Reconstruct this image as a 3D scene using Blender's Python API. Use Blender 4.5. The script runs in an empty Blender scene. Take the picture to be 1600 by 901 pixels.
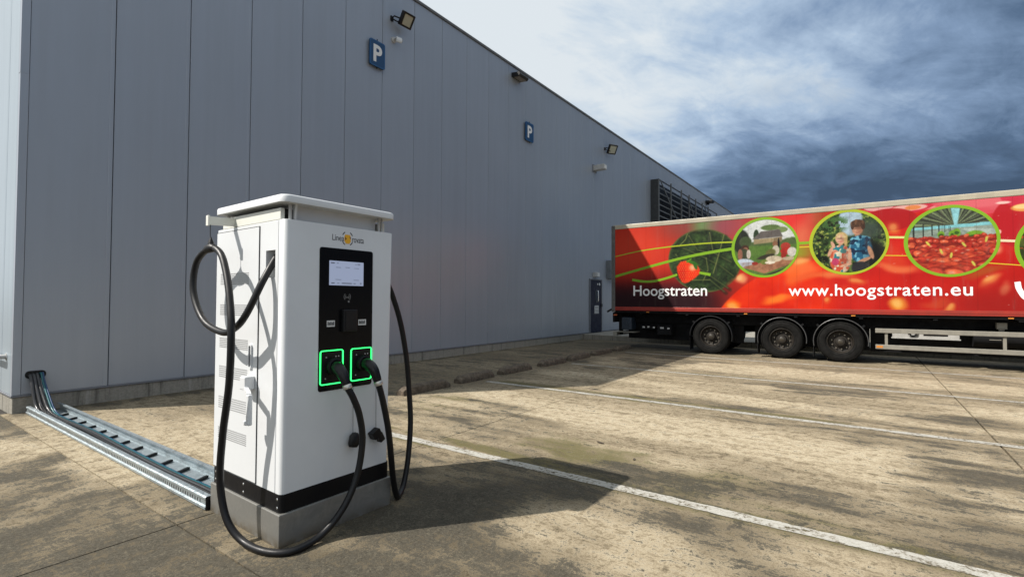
import bpy, bmesh, math, random
import numpy as np
from mathutils import Vector, Matrix
sc = bpy.context.scene
C = sc.collection
R = math.radians

# ------------------------------------------------------------------ camera
YAW, PITCH, ROLL, CAMH = 0.61631, 0.024287, 0.004132, 1.56
cd = bpy.data.cameras.new('camera'); cam = bpy.data.objects.new('camera', cd); C.objects.link(cam)
cd.sensor_fit = 'HORIZONTAL'; cd.sensor_width = 36.0; cd.lens = 776.1 / 1600 * 36.0
cd.clip_start = 0.05; cd.clip_end = 3000
fh = Vector((math.cos(YAW), math.sin(YAW), 0)); rh = Vector((math.sin(YAW), -math.cos(YAW), 0)); zz = Vector((0, 0, 1))
fw = math.cos(PITCH) * fh + math.sin(PITCH) * zz
u0 = -math.sin(PITCH) * fh + math.cos(PITCH) * zz
rt = math.cos(ROLL) * rh + math.sin(ROLL) * u0
up = -math.sin(ROLL) * rh + math.cos(ROLL) * u0
cam.matrix_world = Matrix(((rt.x, up.x, -fw.x, 0), (rt.y, up.y, -fw.y, 0), (rt.z, up.z, -fw.z, CAMH), (0, 0, 0, 1)))
sc.camera = cam

# ------------------------------------------------------------------ sun and sky
SUN = Vector((-6.8, 5.33, 9.3)).normalized()          # towards the sun
sl = bpy.data.lights.new('sun', 'SUN'); so = bpy.data.objects.new('sun', sl); C.objects.link(so)
sl.energy = 5.0; sl.angle = R(0.5); sl.color = (1.0, 0.945, 0.87)
so.rotation_mode = 'QUATERNION'; so.rotation_quaternion = (-SUN).to_track_quat('-Z', 'Y'); so.location = (-20, 15, 30)

world = bpy.data.worlds.new('World'); sc.world = world; world.use_nodes = True
wt = world.node_tree; wt.nodes.clear()


class NT:
    """small node helper"""
    def __init__(s, tree): s.t = tree
    def n(s, typ, **kw):
        nd = s.t.nodes.new(typ)
        for k, v in kw.items():
            if k == 'ins':
                for a, b in v.items():
                    s.set(nd.inputs[a], b)
            else: setattr(nd, k, v)
        return nd
    def set(s, sock, v):
        if isinstance(v, bpy.types.NodeSocket): s.t.links.new(v, sock)
        else: sock.default_value = v
    def math(s, op, a, b=0.0, c=0.0, clamp=False):
        nd = s.n('ShaderNodeMath', operation=op, use_clamp=clamp)
        s.set(nd.inputs[0], a); s.set(nd.inputs[1], b); s.set(nd.inputs[2], c)
        return nd.outputs[0]
    def mix(s, f, a, b, blend='MIX'):
        nd = s.n('ShaderNodeMix', data_type='RGBA', blend_type=blend)
        s.set(nd.inputs[0], f); s.set(nd.inputs[6], a); s.set(nd.inputs[7], b)
        return nd.outputs[2]
    def ramp(s, f, lo, hi, a=0.0, b=1.0, smooth=True):
        nd = s.n('ShaderNodeMapRange', interpolation_type='SMOOTHSTEP' if smooth else 'LINEAR')
        s.set(nd.inputs[0], f); s.set(nd.inputs[1], lo); s.set(nd.inputs[2], hi); s.set(nd.inputs[3], a); s.set(nd.inputs[4], b)
        return nd.outputs[0]
    def noise(s, vec, scale, detail=4, rough=.55, dist=0.0):
        nd = s.n('ShaderNodeTexNoise'); s.set(nd.inputs['Vector'], vec)
        nd.inputs['Scale'].default_value = scale; nd.inputs['Detail'].default_value = detail
        nd.inputs['Roughness'].default_value = rough; nd.inputs['Distortion'].default_value = dist
        return nd.outputs['Fac']
    def mapping(s, vec, scale=(1, 1, 1), rot=(0, 0, 0), loc=(0, 0, 0)):
        nd = s.n('ShaderNodeMapping'); s.set(nd.inputs[0], vec)
        nd.inputs['Scale'].default_value = scale; nd.inputs['Rotation'].default_value = rot; nd.inputs['Location'].default_value = loc
        return nd.outputs[0]


def rgb(r, g, b, a=1.0): return (r, g, b, a)
def s2l(c): return tuple(((x / 255.0) / 12.92 if x <= 10.3 else ((x / 255.0 + .055) / 1.055) ** 2.4) for x in c) + (1.0,)


def build_sky():
    k = NT(wt)
    out = k.n('ShaderNodeOutputWorld'); bg = k.n('ShaderNodeBackground'); bg.inputs[1].default_value = 0.735
    sky = k.n('ShaderNodeTexSky', sky_type='NISHITA', sun_disc=False)
    sky.sun_elevation = math.asin(SUN.z); sky.sun_rotation = math.atan2(SUN.x, SUN.y)
    tc = k.n('ShaderNodeTexCoord'); d = tc.outputs['Generated']
    nrm = k.n('ShaderNodeVectorMath', operation='NORMALIZE'); k.set(nrm.inputs[0], d); d = nrm.outputs[0]
    sep = k.n('ShaderNodeSeparateXYZ'); k.set(sep.inputs[0], d)
    z = k.math('MAXIMUM', sep.outputs[2], 0.0)
    den = k.math('ADD', z, 0.13)
    px = k.math('DIVIDE', sep.outputs[0], den); py = k.math('DIVIDE', sep.outputs[1], den)
    cmb = k.n('ShaderNodeCombineXYZ'); k.set(cmb.inputs[0], px); k.set(cmb.inputs[1], py)
    p = k.mapping(cmb.outputs[0], rot=(0, 0, R(20)), loc=(12.4, -3.3, 0.0))
    n1 = k.noise(p, 0.62, 5, .5, .35)                       # large masses
    n2 = k.noise(k.mapping(p, scale=(.7, 1.15, 1), loc=(7.0, 2.0, 0)), 1.7, 9, .60, .5)   # billows
    n3 = k.noise(k.mapping(p, scale=(.75, 1.25, 1)), 5.0, 8, .64, .5)                         # wisps
    dot = k.n('ShaderNodeVectorMath', operation='DOT_PRODUCT'); k.set(dot.inputs[0], d); dot.inputs[1].default_value = (SUN.x, SUN.y, SUN.z)
    # thin, sunlit cloud on the sun's side, thick grey cloud away from it
    t = k.math('MULTIPLY', dot.outputs['Value'], 1.05)
    t = k.math('ADD', t, k.math('MULTIPLY', k.math('SUBTRACT', n1, .5), .9))
    t = k.math('ADD', t, k.math('MULTIPLY', k.math('SUBTRACT', n2, .5), .70))
    t = k.math('ADD', t, k.math('MULTIPLY', k.math('SUBTRACT', n3, .5), .30))
    t = k.ramp(t, -.53, .09, smooth=False)
    cr = k.n('ShaderNodeValToRGB'); k.set(cr.inputs[0], t)
    e = cr.color_ramp.elements
    e[0].position = 0.0; e[0].color = s2l((69, 88, 112)); e[1].position = 1.0; e[1].color = s2l((222, 230, 236))
    for pos, c in ((.25, (90, 113, 142)), (.5, (131, 155, 186)), (.72, (174, 195, 219)), (.88, (206, 219, 231))):
        x = e.new(pos); x.color = s2l(c)
    skyc = k.mix(1.0, sky.outputs[0], (0.10, 0.10, 0.10, 1), 'MULTIPLY')
    gap = k.ramp(k.math('ADD', n1, k.math('MULTIPLY', n2, .4)), .82, .98)     # little gaps of clear sky
    col = k.mix(k.math('MULTIPLY', gap, .5), cr.outputs[0], skyc)
    k.set(bg.inputs[0], col); wt.links.new(bg.outputs[0], out.inputs[0])


build_sky()
sc.view_settings.view_transform = 'Standard'; sc.view_settings.look = 'None'
sc.view_settings.exposure = 0.45; sc.view_settings.gamma = 1.0; sc.view_settings.use_curve_mapping = False

# ------------------------------------------------------------------ materials
MATS = {}
def mat(name, col, rough=.5, metal=0.0, spec=.5, emit=None, es=0.0, vary=0.0, vscale=6.0, bump=0.0, bscale=80.0, coat=0.0):
    """procedural paint: base colour with soft dirt variation and fine relief"""
    if name in MATS: return MATS[name]
    m = bpy.data.materials.new(name); m.use_nodes = True; MATS[name] = m
    k = NT(m.node_tree); b = m.node_tree.nodes['Principled BSDF']
    b.inputs['Roughness'].default_value = rough; b.inputs['Metallic'].default_value = metal
    b.inputs['Specular IOR Level'].default_value = spec; b.inputs['Coat Weight'].default_value = coat
    b.inputs['Coat Roughness'].default_value = .15
    c = tuple(col[:3]) + (1,)
    g = k.n('ShaderNodeNewGeometry')
    if vary > 0:
        n = k.noise(g.outputs['Position'], vscale, 6, .6, .3)
        f = k.ramp(n, .3, .72)
        dark = tuple(x * (1 - vary) for x in c[:3]) + (1,)
        k.set(b.inputs['Base Color'], k.mix(f, dark, c))
        k.set(b.inputs['Roughness'], k.ramp(n, .25, .75, min(1, rough + .12), max(.02, rough - .06)))
    else: b.inputs['Base Color'].default_value = c
    if bump > 0:
        bn = k.n('ShaderNodeBump'); bn.inputs['Strength'].default_value = bump; bn.inputs['Distance'].default_value = .004
        k.set(bn.inputs['Height'], k.noise(g.outputs['Position'], bscale, 4, .6)); k.set(b.inputs['Normal'], bn.outputs[0])
    if emit: b.inputs['Emission Color'].default_value = tuple(emit[:3]) + (1,); b.inputs['Emission Strength'].default_value = es
    return m


def concrete_mat():
    """tan slab concrete; vertex attribute 'stain': R soot plus painted-in shade, G moss, B fresh pale laitance"""
    m = bpy.data.materials.new('slab_concrete'); m.use_nodes = True
    k = NT(m.node_tree); b = m.node_tree.nodes['Principled BSDF']
    g = k.n('ShaderNodeNewGeometry'); pos = g.outputs['Position']
    at = k.n('ShaderNodeAttribute', attribute_name='stain_shade'); sp = k.n('ShaderNodeSeparateColor'); k.set(sp.inputs[0], at.outputs['Color'])
    grit = k.noise(pos, 170, 3, .75); fine = k.noise(pos, 52, 6, .75, .6); mid = k.noise(pos, 9, 8, .70, .8)
    sa = k.noise(k.mapping(pos, scale=(9, 1.3, 1), rot=(0, 0, R(5))), 1.0, 9, .72, .9)
    sb = k.noise(k.mapping(pos, scale=(34, 5, 1), rot=(0, 0, R(-6))), 1.0, 6, .72, .7)
    sc_ = k.noise(k.mapping(pos, scale=(2.2, 9, 1), rot=(0, 0, R(-14))), 1.0, 9, .72, 1.0)
    sx = k.n('ShaderNodeSeparateXYZ'); k.set(sx.inputs[0], pos)
    st = k.math('ADD', k.math('MULTIPLY', k.mix(k.ramp(sx.outputs[0], 1.4, 3.2), sc_, sa), .62), k.math('MULTIPLY', sb, .38))
    vor = k.n('ShaderNodeTexVoronoi', feature='DISTANCE_TO_EDGE'); wv = k.n('ShaderNodeVectorMath', operation='ADD')
    nz = k.n('ShaderNodeTexNoise'); k.set(nz.inputs['Vector'], pos); nz.inputs['Scale'].default_value = 20; nz.inputs['Detail'].default_value = 4
    sc2 = k.n('ShaderNodeVectorMath', operation='SCALE'); k.set(sc2.inputs[0], nz.outputs['Color']); sc2.inputs['Scale'].default_value = .09
    k.set(wv.inputs[0], pos); k.set(wv.inputs[1], sc2.outputs[0]); k.set(vor.inputs['Vector'], wv.outputs[0]); vor.inputs['Scale'].default_value = 24
    craze = k.ramp(vor.outputs['Distance'], .0, .07, 1, 0)
    def spread(v, wob):
        a = k.math('ADD', v, k.math('MULTIPLY', k.math('SUBTRACT', st, .5), wob * 1.25))
        a = k.math('ADD', a, k.math('MULTIPLY', k.math('SUBTRACT', mid, .5), wob))
        a = k.math('ADD', a, k.math('MULTIPLY', k.math('SUBTRACT', fine, .5), wob * .8))
        return k.math('ADD', a, k.math('MULTIPLY', k.math('SUBTRACT', grit, .5), wob * .45))
    tone = spread(k.math('MULTIPLY_ADD', sp.outputs[2], .26, .54), 1.8)
    cr = k.n('ShaderNodeValToRGB'); k.set(cr.inputs[0], tone); e = cr.color_ramp.elements
    e[0].position = 0.05; e[0].color = rgb(.066, .053, .033); e[1].position = .98; e[1].color = rgb(.475, .41, .297)
    for pos_, c in ((.30, (.132, .107, .070)), (.52, (.212, .172, .113)), (.75, (.322, .266, .178))):
        x = e.new(pos_); x.color = rgb(*c)
    base = cr.outputs[0]
    base = k.mix(k.math('MULTIPLY', k.ramp(spread(k.math('MULTIPLY', sp.outputs[1], .95), 2.8), .30, .84), .84), base, k.mix(fine, rgb(.050, .046, .014), rgb(.120, .108, .036)))
    base = k.mix(k.math('MULTIPLY', k.ramp(spread(k.math('MULTIPLY_ADD', sp.outputs[0], .98, .0), 3.3), .36, .84), .92), base, k.mix(k.ramp(fine, .3, .7), rgb(.020, .019, .015), rgb(.070, .064, .050)))
    base = k.mix(k.math('MULTIPLY', craze, k.ramp(mid, .4, .65, 0, .28)), base, rgb(.30, .25, .17))
    spk = k.noise(pos, 300, 2, .6)
    base = k.mix(k.ramp(spk, .66, .73, 0, .5), base, rgb(.36, .31, .23))
    base = k.mix(k.ramp(spk, .34, .27, 0, .5), base, rgb(.035, .03, .022))
    k.set(b.inputs['Base Color'], base)
    k.set(b.inputs['Roughness'], k.ramp(mid, .3, .7, .95, .8)); b.inputs['Specular IOR Level'].default_value = .2
    h = k.math('ADD', k.math('MULTIPLY', grit, .4), k.math('ADD', k.math('MULTIPLY', fine, .5), k.math('MULTIPLY', mid, .8)))
    bn = k.n('ShaderNodeBump'); bn.inputs['Strength'].default_value = .8; bn.inputs['Distance'].default_value = .009
    k.set(bn.inputs['Height'], h); k.set(b.inputs['Normal'], bn.outputs[0])
    return m


def line_mat():
    m = bpy.data.materials.new('worn_road_paint'); m.use_nodes = True
    k = NT(m.node_tree); b = m.node_tree.nodes['Principled BSDF']
    g = k.n('ShaderNodeNewGeometry'); pos = g.outputs['Position']
    n1 = k.noise(pos, 30, 6, .72, .3); n2 = k.noise(k.mapping(pos, scale=(4, 1, 1)), 4, 6, .65, .5); n3 = k.noise(pos, 130, 3, .6)
    w = k.math('ADD', k.math('MULTIPLY', n1, .55), k.math('MULTIPLY', n2, .45))
    f = k.ramp(w, .465, .60)
    white = k.mix(k.ramp(n3, .3, .7), rgb(0.304, 0.293, 0.258), rgb(0.426, 0.414, 0.372))
    k.set(b.inputs['Base Color'], k.mix(f, white, rgb(0.152, 0.129, 0.091)))
    b.inputs['Roughness'].default_value = .8; b.inputs['Specular IOR Level'].default_value = .3
    # worn right through: the slab shows
    tr = k.n('ShaderNodeBsdfTransparent'); mx = k.n('ShaderNodeMixShader')
    k.set(mx.inputs[0], k.ramp(w, .548, .615)); m.node_tree.links.new(b.outputs[0], mx.inputs[1]); m.node_tree.links.new(tr.outputs[0], mx.inputs[2])
    m.node_tree.links.new(mx.outputs[0], m.node_tree.nodes['Material Output'].inputs[0])
    return m


def panel_mat(name, col):
    """coated sheet metal, faint vertical rain streaks"""
    m = bpy.data.materials.new(name); m.use_nodes = True
    k = NT(m.node_tree); b = m.node_tree.nodes['Principled BSDF']
    g = k.n('ShaderNodeNewGeometry'); pos = g.outputs['Position']
    oi = k.n('ShaderNodeObjectInfo')
    n = k.noise(k.mapping(pos, scale=(6, 6, .25)), 1.0, 6, .62); n2 = k.noise(pos, .7, 4, .5)
    f = k.math('ADD', k.math('MULTIPLY', n, .6), k.math('MULTIPLY', n2, .4))
    c = k.mix(k.ramp(f, .3, .7), tuple(x * .95 for x in col) + (1,), tuple(x * 1.03 for x in col) + (1,))
    c = k.mix(k.ramp(oi.outputs['Random'], 0, 1, 0, .07), c, rgb(*[x * .6 for x in col]))
    k.set(b.inputs['Base Color'], c)
    b.inputs['Metallic'].default_value = .32; k.set(b.inputs['Roughness'], k.ramp(n, .3, .7, .40, .35))
    bn = k.n('ShaderNodeBump'); bn.inputs['Strength'].default_value = .05; bn.inputs['Distance'].default_value = .02
    k.set(bn.inputs['Height'], k.noise(k.mapping(pos, scale=(3, 3, .6)), 1.0, 3, .5)); k.set(b.inputs['Normal'], bn.outputs[0])
    return m


def plinth_mat():
    m = bpy.data.materials.new('stained_plinth_concrete'); m.use_nodes = True
    k = NT(m.node_tree); b = m.node_tree.nodes['Principled BSDF']
    g = k.n('ShaderNodeNewGeometry'); pos = g.outputs['Position']
    n = k.noise(k.mapping(pos, scale=(9, 9, .7)), 1.0, 7, .68, .4); n2 = k.noise(pos, 30, 5, .65)
    base = k.mix(k.ramp(n2, .3, .7), rgb(0.216, 0.202, 0.169), rgb(0.288, 0.270, 0.230))
    base = k.mix(k.ramp(n, .5, .72, 0, .8), base, rgb(0.072, 0.066, 0.054))
    base = k.mix(k.ramp(n, .42, .26, 0, .45), base, rgb(0.396, 0.382, 0.346))
    k.set(b.inputs['Base Color'], base); b.inputs['Roughness'].default_value = .9
    bn = k.n('ShaderNodeBump'); bn.inputs['Strength'].default_value = .5; bn.inputs['Distance'].default_value = .006
    k.set(bn.inputs['Height'], n2); k.set(b.inputs['Normal'], bn.outputs[0])
    return m


def vcol_mat(name, rough=.42):
    m = bpy.data.materials.new(name); m.use_nodes = True
    k = NT(m.node_tree); b = m.node_tree.nodes['Principled BSDF']
    at = k.n('ShaderNodeAttribute', attribute_name='print')
    g = k.n('ShaderNodeNewGeometry'); pos = g.outputs['Position']
    n = k.noise(k.mapping(pos, scale=(5, 5, .8)), 1.0, 6, .65)
    k.set(b.inputs['Base Color'], k.mix(k.ramp(n, .55, .8, 0, .16), at.outputs['Color'], rgb(.22, .19, .15)))
    k.set(b.inputs['Roughness'], k.ramp(n, .3, .7, rough, rough + .15)); b.inputs['Specular IOR Level'].default_value = .2
    return m


def steel_mat():
    m = bpy.data.materials.new('galvanised_steel'); m.use_nodes = True
    k = NT(m.node_tree); b = m.node_tree.nodes['Principled BSDF']
    g = k.n('ShaderNodeNewGeometry'); pos = g.outputs['Position']
    v = k.n('ShaderNodeTexVoronoi'); k.set(v.inputs['Vector'], pos); v.inputs['Scale'].default_value = 90
    f = k.n('ShaderNodeSeparateColor'); k.set(f.inputs[0], v.outputs['Color'])
    n = k.noise(pos, 9, 5, .6)
    c = k.mix(f.outputs[0], rgb(0.322, 0.378, 0.406), rgb(0.448, 0.504, 0.532)); c = k.mix(k.ramp(n, .5, .75, 0, .5), c, rgb(0.175, 0.182, 0.182))
    k.set(b.inputs['Base Color'], c); b.inputs['Metallic'].default_value = .7
    k.set(b.inputs['Roughness'], k.ramp(f.outputs[0], 0, 1, .32, .5))
    return m


def brushed_mat():
    m = bpy.data.materials.new('scuffed_steel_base'); m.use_nodes = True
    k = NT(m.node_tree); b = m.node_tree.nodes['Principled BSDF']
    g = k.n('ShaderNodeNewGeometry'); pos = g.outputs['Position']
    n = k.noise(pos, 8, 7, .68, .6); n2 = k.noise(k.mapping(pos, scale=(2, 2, 60)), 1, 4, .6)
    sx = k.n('ShaderNodeSeparateXYZ'); k.set(sx.inputs[0], pos)
    c = k.mix(k.ramp(n, .15, .9), rgb(0.192, 0.188, 0.172), rgb(0.320, 0.316, 0.296)); c = k.mix(k.ramp(n2, .6, .8, 0, .35), c, rgb(0.200, 0.192, 0.168))
    dirt = k.math('MULTIPLY', k.ramp(sx.outputs[2], .09, .0), k.ramp(n, .35, .6))
    c = k.mix(k.math('MULTIPLY', dirt, .8), c, rgb(0.136, 0.112, 0.076))
    k.set(b.inputs['Base Color'], c); b.inputs['Metallic'].default_value = .6; k.set(b.inputs['Roughness'], k.ramp(n, .3, .7, .6, .42))
    return m


M_CONC = concrete_mat(); M_LINE = line_mat(); M_PLINTH = plinth_mat(); M_STEEL = steel_mat(); M_BRUSH = brushed_mat()
M_PANEL = panel_mat('grey_sheet_cladding', (.355, .388, .438)); M_PANEL_END = panel_mat('sunlit_end_cladding', (.36, .42, .47))  # end panels: same cladding, lightened so the sunlit brightness is in the paint
M_TRIM = mat('grey_trim', (.17, .18, .20), .45, vary=.15)
M_COPE = mat('roof_edge_trim', (.13, .135, .14), .5, vary=.2)
M_DARKGAP = mat('dark_joint', (.012, .012, .013), .9)
M_WHITE = mat('white_powder_coat', (.615, .63, .64), .38, vary=.05, vscale=3, bump=.03, bscale=400)
M_BLACKP = mat('black_plastic', (.008, .008, .009), .42, spec=.3, vary=.2, vscale=20)
M_GLASSB = mat('black_gloss_panel', (.004, .004, .005), .25, spec=.15)
M_RUBBER = mat('black_cable_rubber', (.006, .006, .007), .40, spec=.35, vary=.3, vscale=25, bump=.05, bscale=60)
M_CHROME = mat('bright_metal', (.7, .7, .7), .25, metal=1.0)
M_BAND = mat('black_band', (.005, .005, .006), .45, spec=.2, vary=.3)
M_CHASSIS = mat('chassis_black', (.006, .006, .007), .7, spec=.2, vary=.4)
M_TYRE = mat('tyre_rubber', (.0095, .0092, .0086), .8, spec=.15, vary=.4, vscale=9, bump=.2, bscale=60)
M_RIM = mat('rusty_wheel_rim', (.022, .017, .012), .6, metal=.3, vary=.5, vscale=18)
M_NUT = mat('wheel_nut', (0.2100, 0.1890, 0.1540), .5, metal=.6, vary=.4, vscale=40)
M_GUARD = mat('side_guard_alloy', (0.2664, 0.2484, 0.2088), .5, metal=.2, vary=.25)
M_CREAM = mat('cream_trailer_rail', (0.3900, 0.3510, 0.2652), .45, vary=.2, vscale=4)
M_TRAILW = mat('trailer_white', (0.4200, 0.4130, 0.3920), .5, vary=.2)
M_RED = mat('red_trailer_rail', (0.3096, 0.0259, 0.0144), .38, vary=.25, vscale=3)
M_AMBER = mat('amber_lens', (0.5250, 0.1890, 0.0280), .25)
M_GREEN = mat('print_green', (0.1591, 0.3089, 0.0056), .35)
M_LIME = mat('print_lime', (0.2880, 0.3510, 0.0090), .35)
M_YEL = mat('print_yellow', (0.5184, 0.3744, 0.0144), .35)
M_PWHITE = mat('print_white', (0.7216, 0.7216, 0.7126), .4)
M_BLUE = mat('parking_sign_blue', (.012, .060, .155), .4, vary=.1)
M_DOOR = mat('dark_blue_door', (.011, .015, .036), .45, spec=.25, vary=.2)
M_STOP = mat('weathered_kerb_stone', (0.125, 0.098, 0.07), .95, vary=.55, vscale=14, bump=.8, bscale=45)
M_LAMPG = mat('floodlight_glass', (.42, .42, .33), .3, vary=.1)
M_LABEL = mat('white_label', (.62, .63, .62), .5)
M_INK = mat('dark_ink', (.03, .03, .035), .6)
M_GREY = mat('light_grey_box', (.42, .42, .41), .5, vary=.1)
M_LOUV = mat('louvre_steel', (.035, .037, .038), .5, vary=.3)
M_LOUVE = mat('louvre_blade_edge', (.13, .135, .135), .45, vary=.3)

# ------------------------------------------------------------------ object helpers
def link(name, me, m=None, parent=None):
    o = bpy.data.objects.new(name, me); C.objects.link(o)
    if m is not None and me is not None and len(me.materials) == 0: me.materials.append(m)
    if parent is not None: o.parent = parent
    return o
def tag(o, label, cat, group=None):
    o['label'] = label; o['category'] = cat
    if group: o['group'] = group
    return o
def thing(name, label, cat, loc=(0, 0, 0), rotz=0.0, group=None):
    o = bpy.data.objects.new(name, None); C.objects.link(o); o.location = loc; o.rotation_euler = (0, 0, rotz)
    o.empty_display_size = .1
    return tag(o, label, cat, group)
def obj(name, bm, m, parent=None, smooth=False, off=None):
    """bmesh -> object; off: subtract this (parent's position) from world coordinates"""
    me = bpy.data.meshes.new(name)
    bmesh.ops.recalc_face_normals(bm, faces=bm.faces)
    if off is not None: bmesh.ops.translate(bm, verts=bm.verts, vec=(-off[0], -off[1], -off[2]))
    bm.to_mesh(me); bm.free()
    if smooth:
        me.polygons.foreach_set('use_smooth', [True] * len(me.polygons)); me.set_sharp_from_angle(angle=R(38))
    return link(name, me, m, parent)
def nb(): return bmesh.new()
def box(bm, x0, x1, y0, y1, z0, z1, bev=0.0, seg=2):
    r = bmesh.ops.create_cube(bm, size=1.0)
    for v in r['verts']:
        v.co = Vector(((x0 + x1) / 2 + v.co.x * (x1 - x0), (y0 + y1) / 2 + v.co.y * (y1 - y0), (z0 + z1) / 2 + v.co.z * (z1 - z0)))
    if bev > 0:
        ed = list({e for v in r['verts'] for e in v.link_edges})
        bmesh.ops.bevel(bm, geom=ed, offset=bev, segments=seg, profile=.5, affect='EDGES')
    return bm
def bx(x0, x1, y0, y1, z0, z1, bev=0.0, seg=2): return box(nb(), x0, x1, y0, y1, z0, z1, bev, seg)
def rrect(w, h, r, n=5):
    pts = []
    for cx, cy, a0 in ((w / 2 - r, h / 2 - r, 0), (-w / 2 + r, h / 2 - r, 90), (-w / 2 + r, -h / 2 + r, 180), (w / 2 - r, -h / 2 + r, 270)):
        for i in range(n + 1):
            a = R(a0 + 90 * i / n); pts.append((cx + r * math.cos(a), cy + r * math.sin(a)))
    return pts
def prism(bm, pts, f, d0, d1):
    """polygon pts (a,b) extruded between depths d0,d1; f(a,b,d)->xyz"""
    A = [bm.verts.new(f(a, b, d0)) for a, b in pts]; B = [bm.verts.new(f(a, b, d1)) for a, b in pts]
    n = len(pts)
    bm.faces.new(A); bm.faces.new(B[::-1])
    for i in range(n): bm.faces.new((A[i], B[i], B[(i + 1) % n], A[(i + 1) % n]))
    return bm
def ring(bm, po, pi_, f, d0, d1):
    n = len(po)
    V = [[bm.verts.new(f(a, b, d)) for a, b in p] for p in (po, pi_) for d in (d0, d1)]
    o0, o1, i0, i1 = V
    for i in range(n):
        j = (i + 1) % n
        bm.faces.new((o0[i], o0[j], o1[j], o1[i])); bm.faces.new((i0[i], i1[i], i1[j], i0[j]))
        bm.faces.new((o1[i], o1[j], i1[j], i1[i])); bm.faces.new((o0[i], i0[i], i0[j], o0[j]))
    return bm
def spline(pts, per=8):
    P = [Vector(p) for p in pts]; out = []
    P = [P[0] * 2 - P[1]] + P + [P[-1] * 2 - P[-2]]
    for i in range(1, len(P) - 2):
        a, b, c, d = P[i - 1:i + 3]
        for j in range(per):
            t = j / per
            out.append(.5 * ((2 * b) + (c - a) * t + (2 * a - 5 * b + 4 * c - d) * t * t + (3 * b - a - 3 * c + d) * t ** 3))
    out.append(P[-2]); return out
def tube(bm, path, rad, seg=10, cap=True):
    P = [Vector(p) for p in path]; n = len(P)
    rads = rad if isinstance(rad, (list, tuple)) else [rad] * n
    T = [(P[min(i + 1, n - 1)] - P[max(i - 1, 0)]).normalized() for i in range(n)]
    ref = Vector((0, 0, 1)) if abs(T[0].z) < .9 else Vector((1, 0, 0))
    N = (ref - T[0] * ref.dot(T[0])).normalized(); rings = []
    for i in range(n):
        N = (N - T[i] * N.dot(T[i])).normalized(); Bv = T[i].cross(N)
        rings.append([bm.verts.new(P[i] + (N * math.cos(2 * math.pi * j / seg) + Bv * math.sin(2 * math.pi * j / seg)) * rads[i]) for j in range(seg)])
    for i in range(n - 1):
        for j in range(seg):
            bm.faces.new((rings[i][j], rings[i][(j + 1) % seg], rings[i + 1][(j + 1) % seg], rings[i + 1][j]))
    if cap: bm.faces.new(rings[0][::-1]); bm.faces.new(rings[-1])
    return bm
def lathe(bm, prof, f, seg=32, a0=0.0, a1=360.0):
    """prof: (radius, axial) list; f(r cos, r sin, axial)->xyz"""
    full = abs(a1 - a0) >= 359.9; m = seg if full else seg + 1; rows = []
    for i in range(m):
        a = R(a0 + (a1 - a0) * i / seg)
        rows.append([bm.verts.new(f(r * math.cos(a), r * math.sin(a), x)) for r, x in prof])
    for i in range(seg):
        A, B = rows[i], rows[(i + 1) % m]
        for j in range(len(prof) - 1): bm.faces.new((A[j], A[j + 1], B[j + 1], B[j]))
    return bm
def bar(bm, a, b, w, t, upv=(0, 0, 1)):
    """square bar from a to b; w across, t thick along upv"""
    a, b = Vector(a), Vector(b); d = (b - a).normalized(); u = Vector(upv); u = (u - d * u.dot(d)).normalized(); s = d.cross(u)
    V = [bm.verts.new(p + s * (sx * w / 2) + u * (sy * t / 2)) for p in (a, b) for sx, sy in ((-1, -1), (1, -1), (1, 1), (-1, 1))]
    for q in ((0, 1, 2, 3), (7, 6, 5, 4), (0, 4, 5, 1), (1, 5, 6, 2), (2, 6, 7, 3), (3, 7, 4, 0)): bm.faces.new([V[i] for i in q])
    return bm
def text_mesh(body, width, height, thick, offset=0.0, spacing=1.0, shear=0.0):
    """built-in font lettering as a mesh in the XY plane, lower left at 0,0, scaled to width/height of its box"""
    cu = bpy.data.curves.new('t', 'FONT'); cu.body = body; cu.size = 1.0; cu.extrude = 0.0; cu.offset = offset; cu.space_character = spacing; cu.shear = shear
    cu.resolution_u = 4
    o = bpy.data.objects.new('t', cu); C.objects.link(o); bpy.context.view_layer.update()
    me = bpy.data.meshes.new_from_object(o.evaluated_get(bpy.context.evaluated_depsgraph_get()))
    bpy.data.objects.remove(o); bpy.data.curves.remove(cu)
    bm = nb(); bm.from_mesh(me); bpy.data.meshes.remove(me)
    for f_ in bm.faces: f_.smooth = False
    xs = [v.co.x for v in bm.verts]; ys = [v.co.y for v in bm.verts]
    x0, x1, y0, y1 = min(xs), max(xs), min(ys), max(ys)
    sx = width / (x1 - x0); sy = height / (y1 - y0)
    for v in bm.verts: v.co = Vector(((v.co.x - x0) * sx, (v.co.y - y0) * sy, 0))
    r = bmesh.ops.extrude_face_region(bm, geom=list(bm.faces))
    for g in r['geom']:
        if isinstance(g, bmesh.types.BMVert): g.co.z += thick
    return bm
def xf(bm, fn):
    for v in bm.verts: v.co = Vector(fn(*v.co))
    return bm
def copy_thing(o, loc=None, label=None):
    c = o.copy(); C.objects.link(c)
    if loc is not None: c.location = loc
    if label: c['label'] = label
    for ch in o.children:
        d = ch.copy(); C.objects.link(d); d.parent = c
        for g in ch.children:
            e = g.copy(); C.objects.link(e); e.parent = d
    return c

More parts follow.
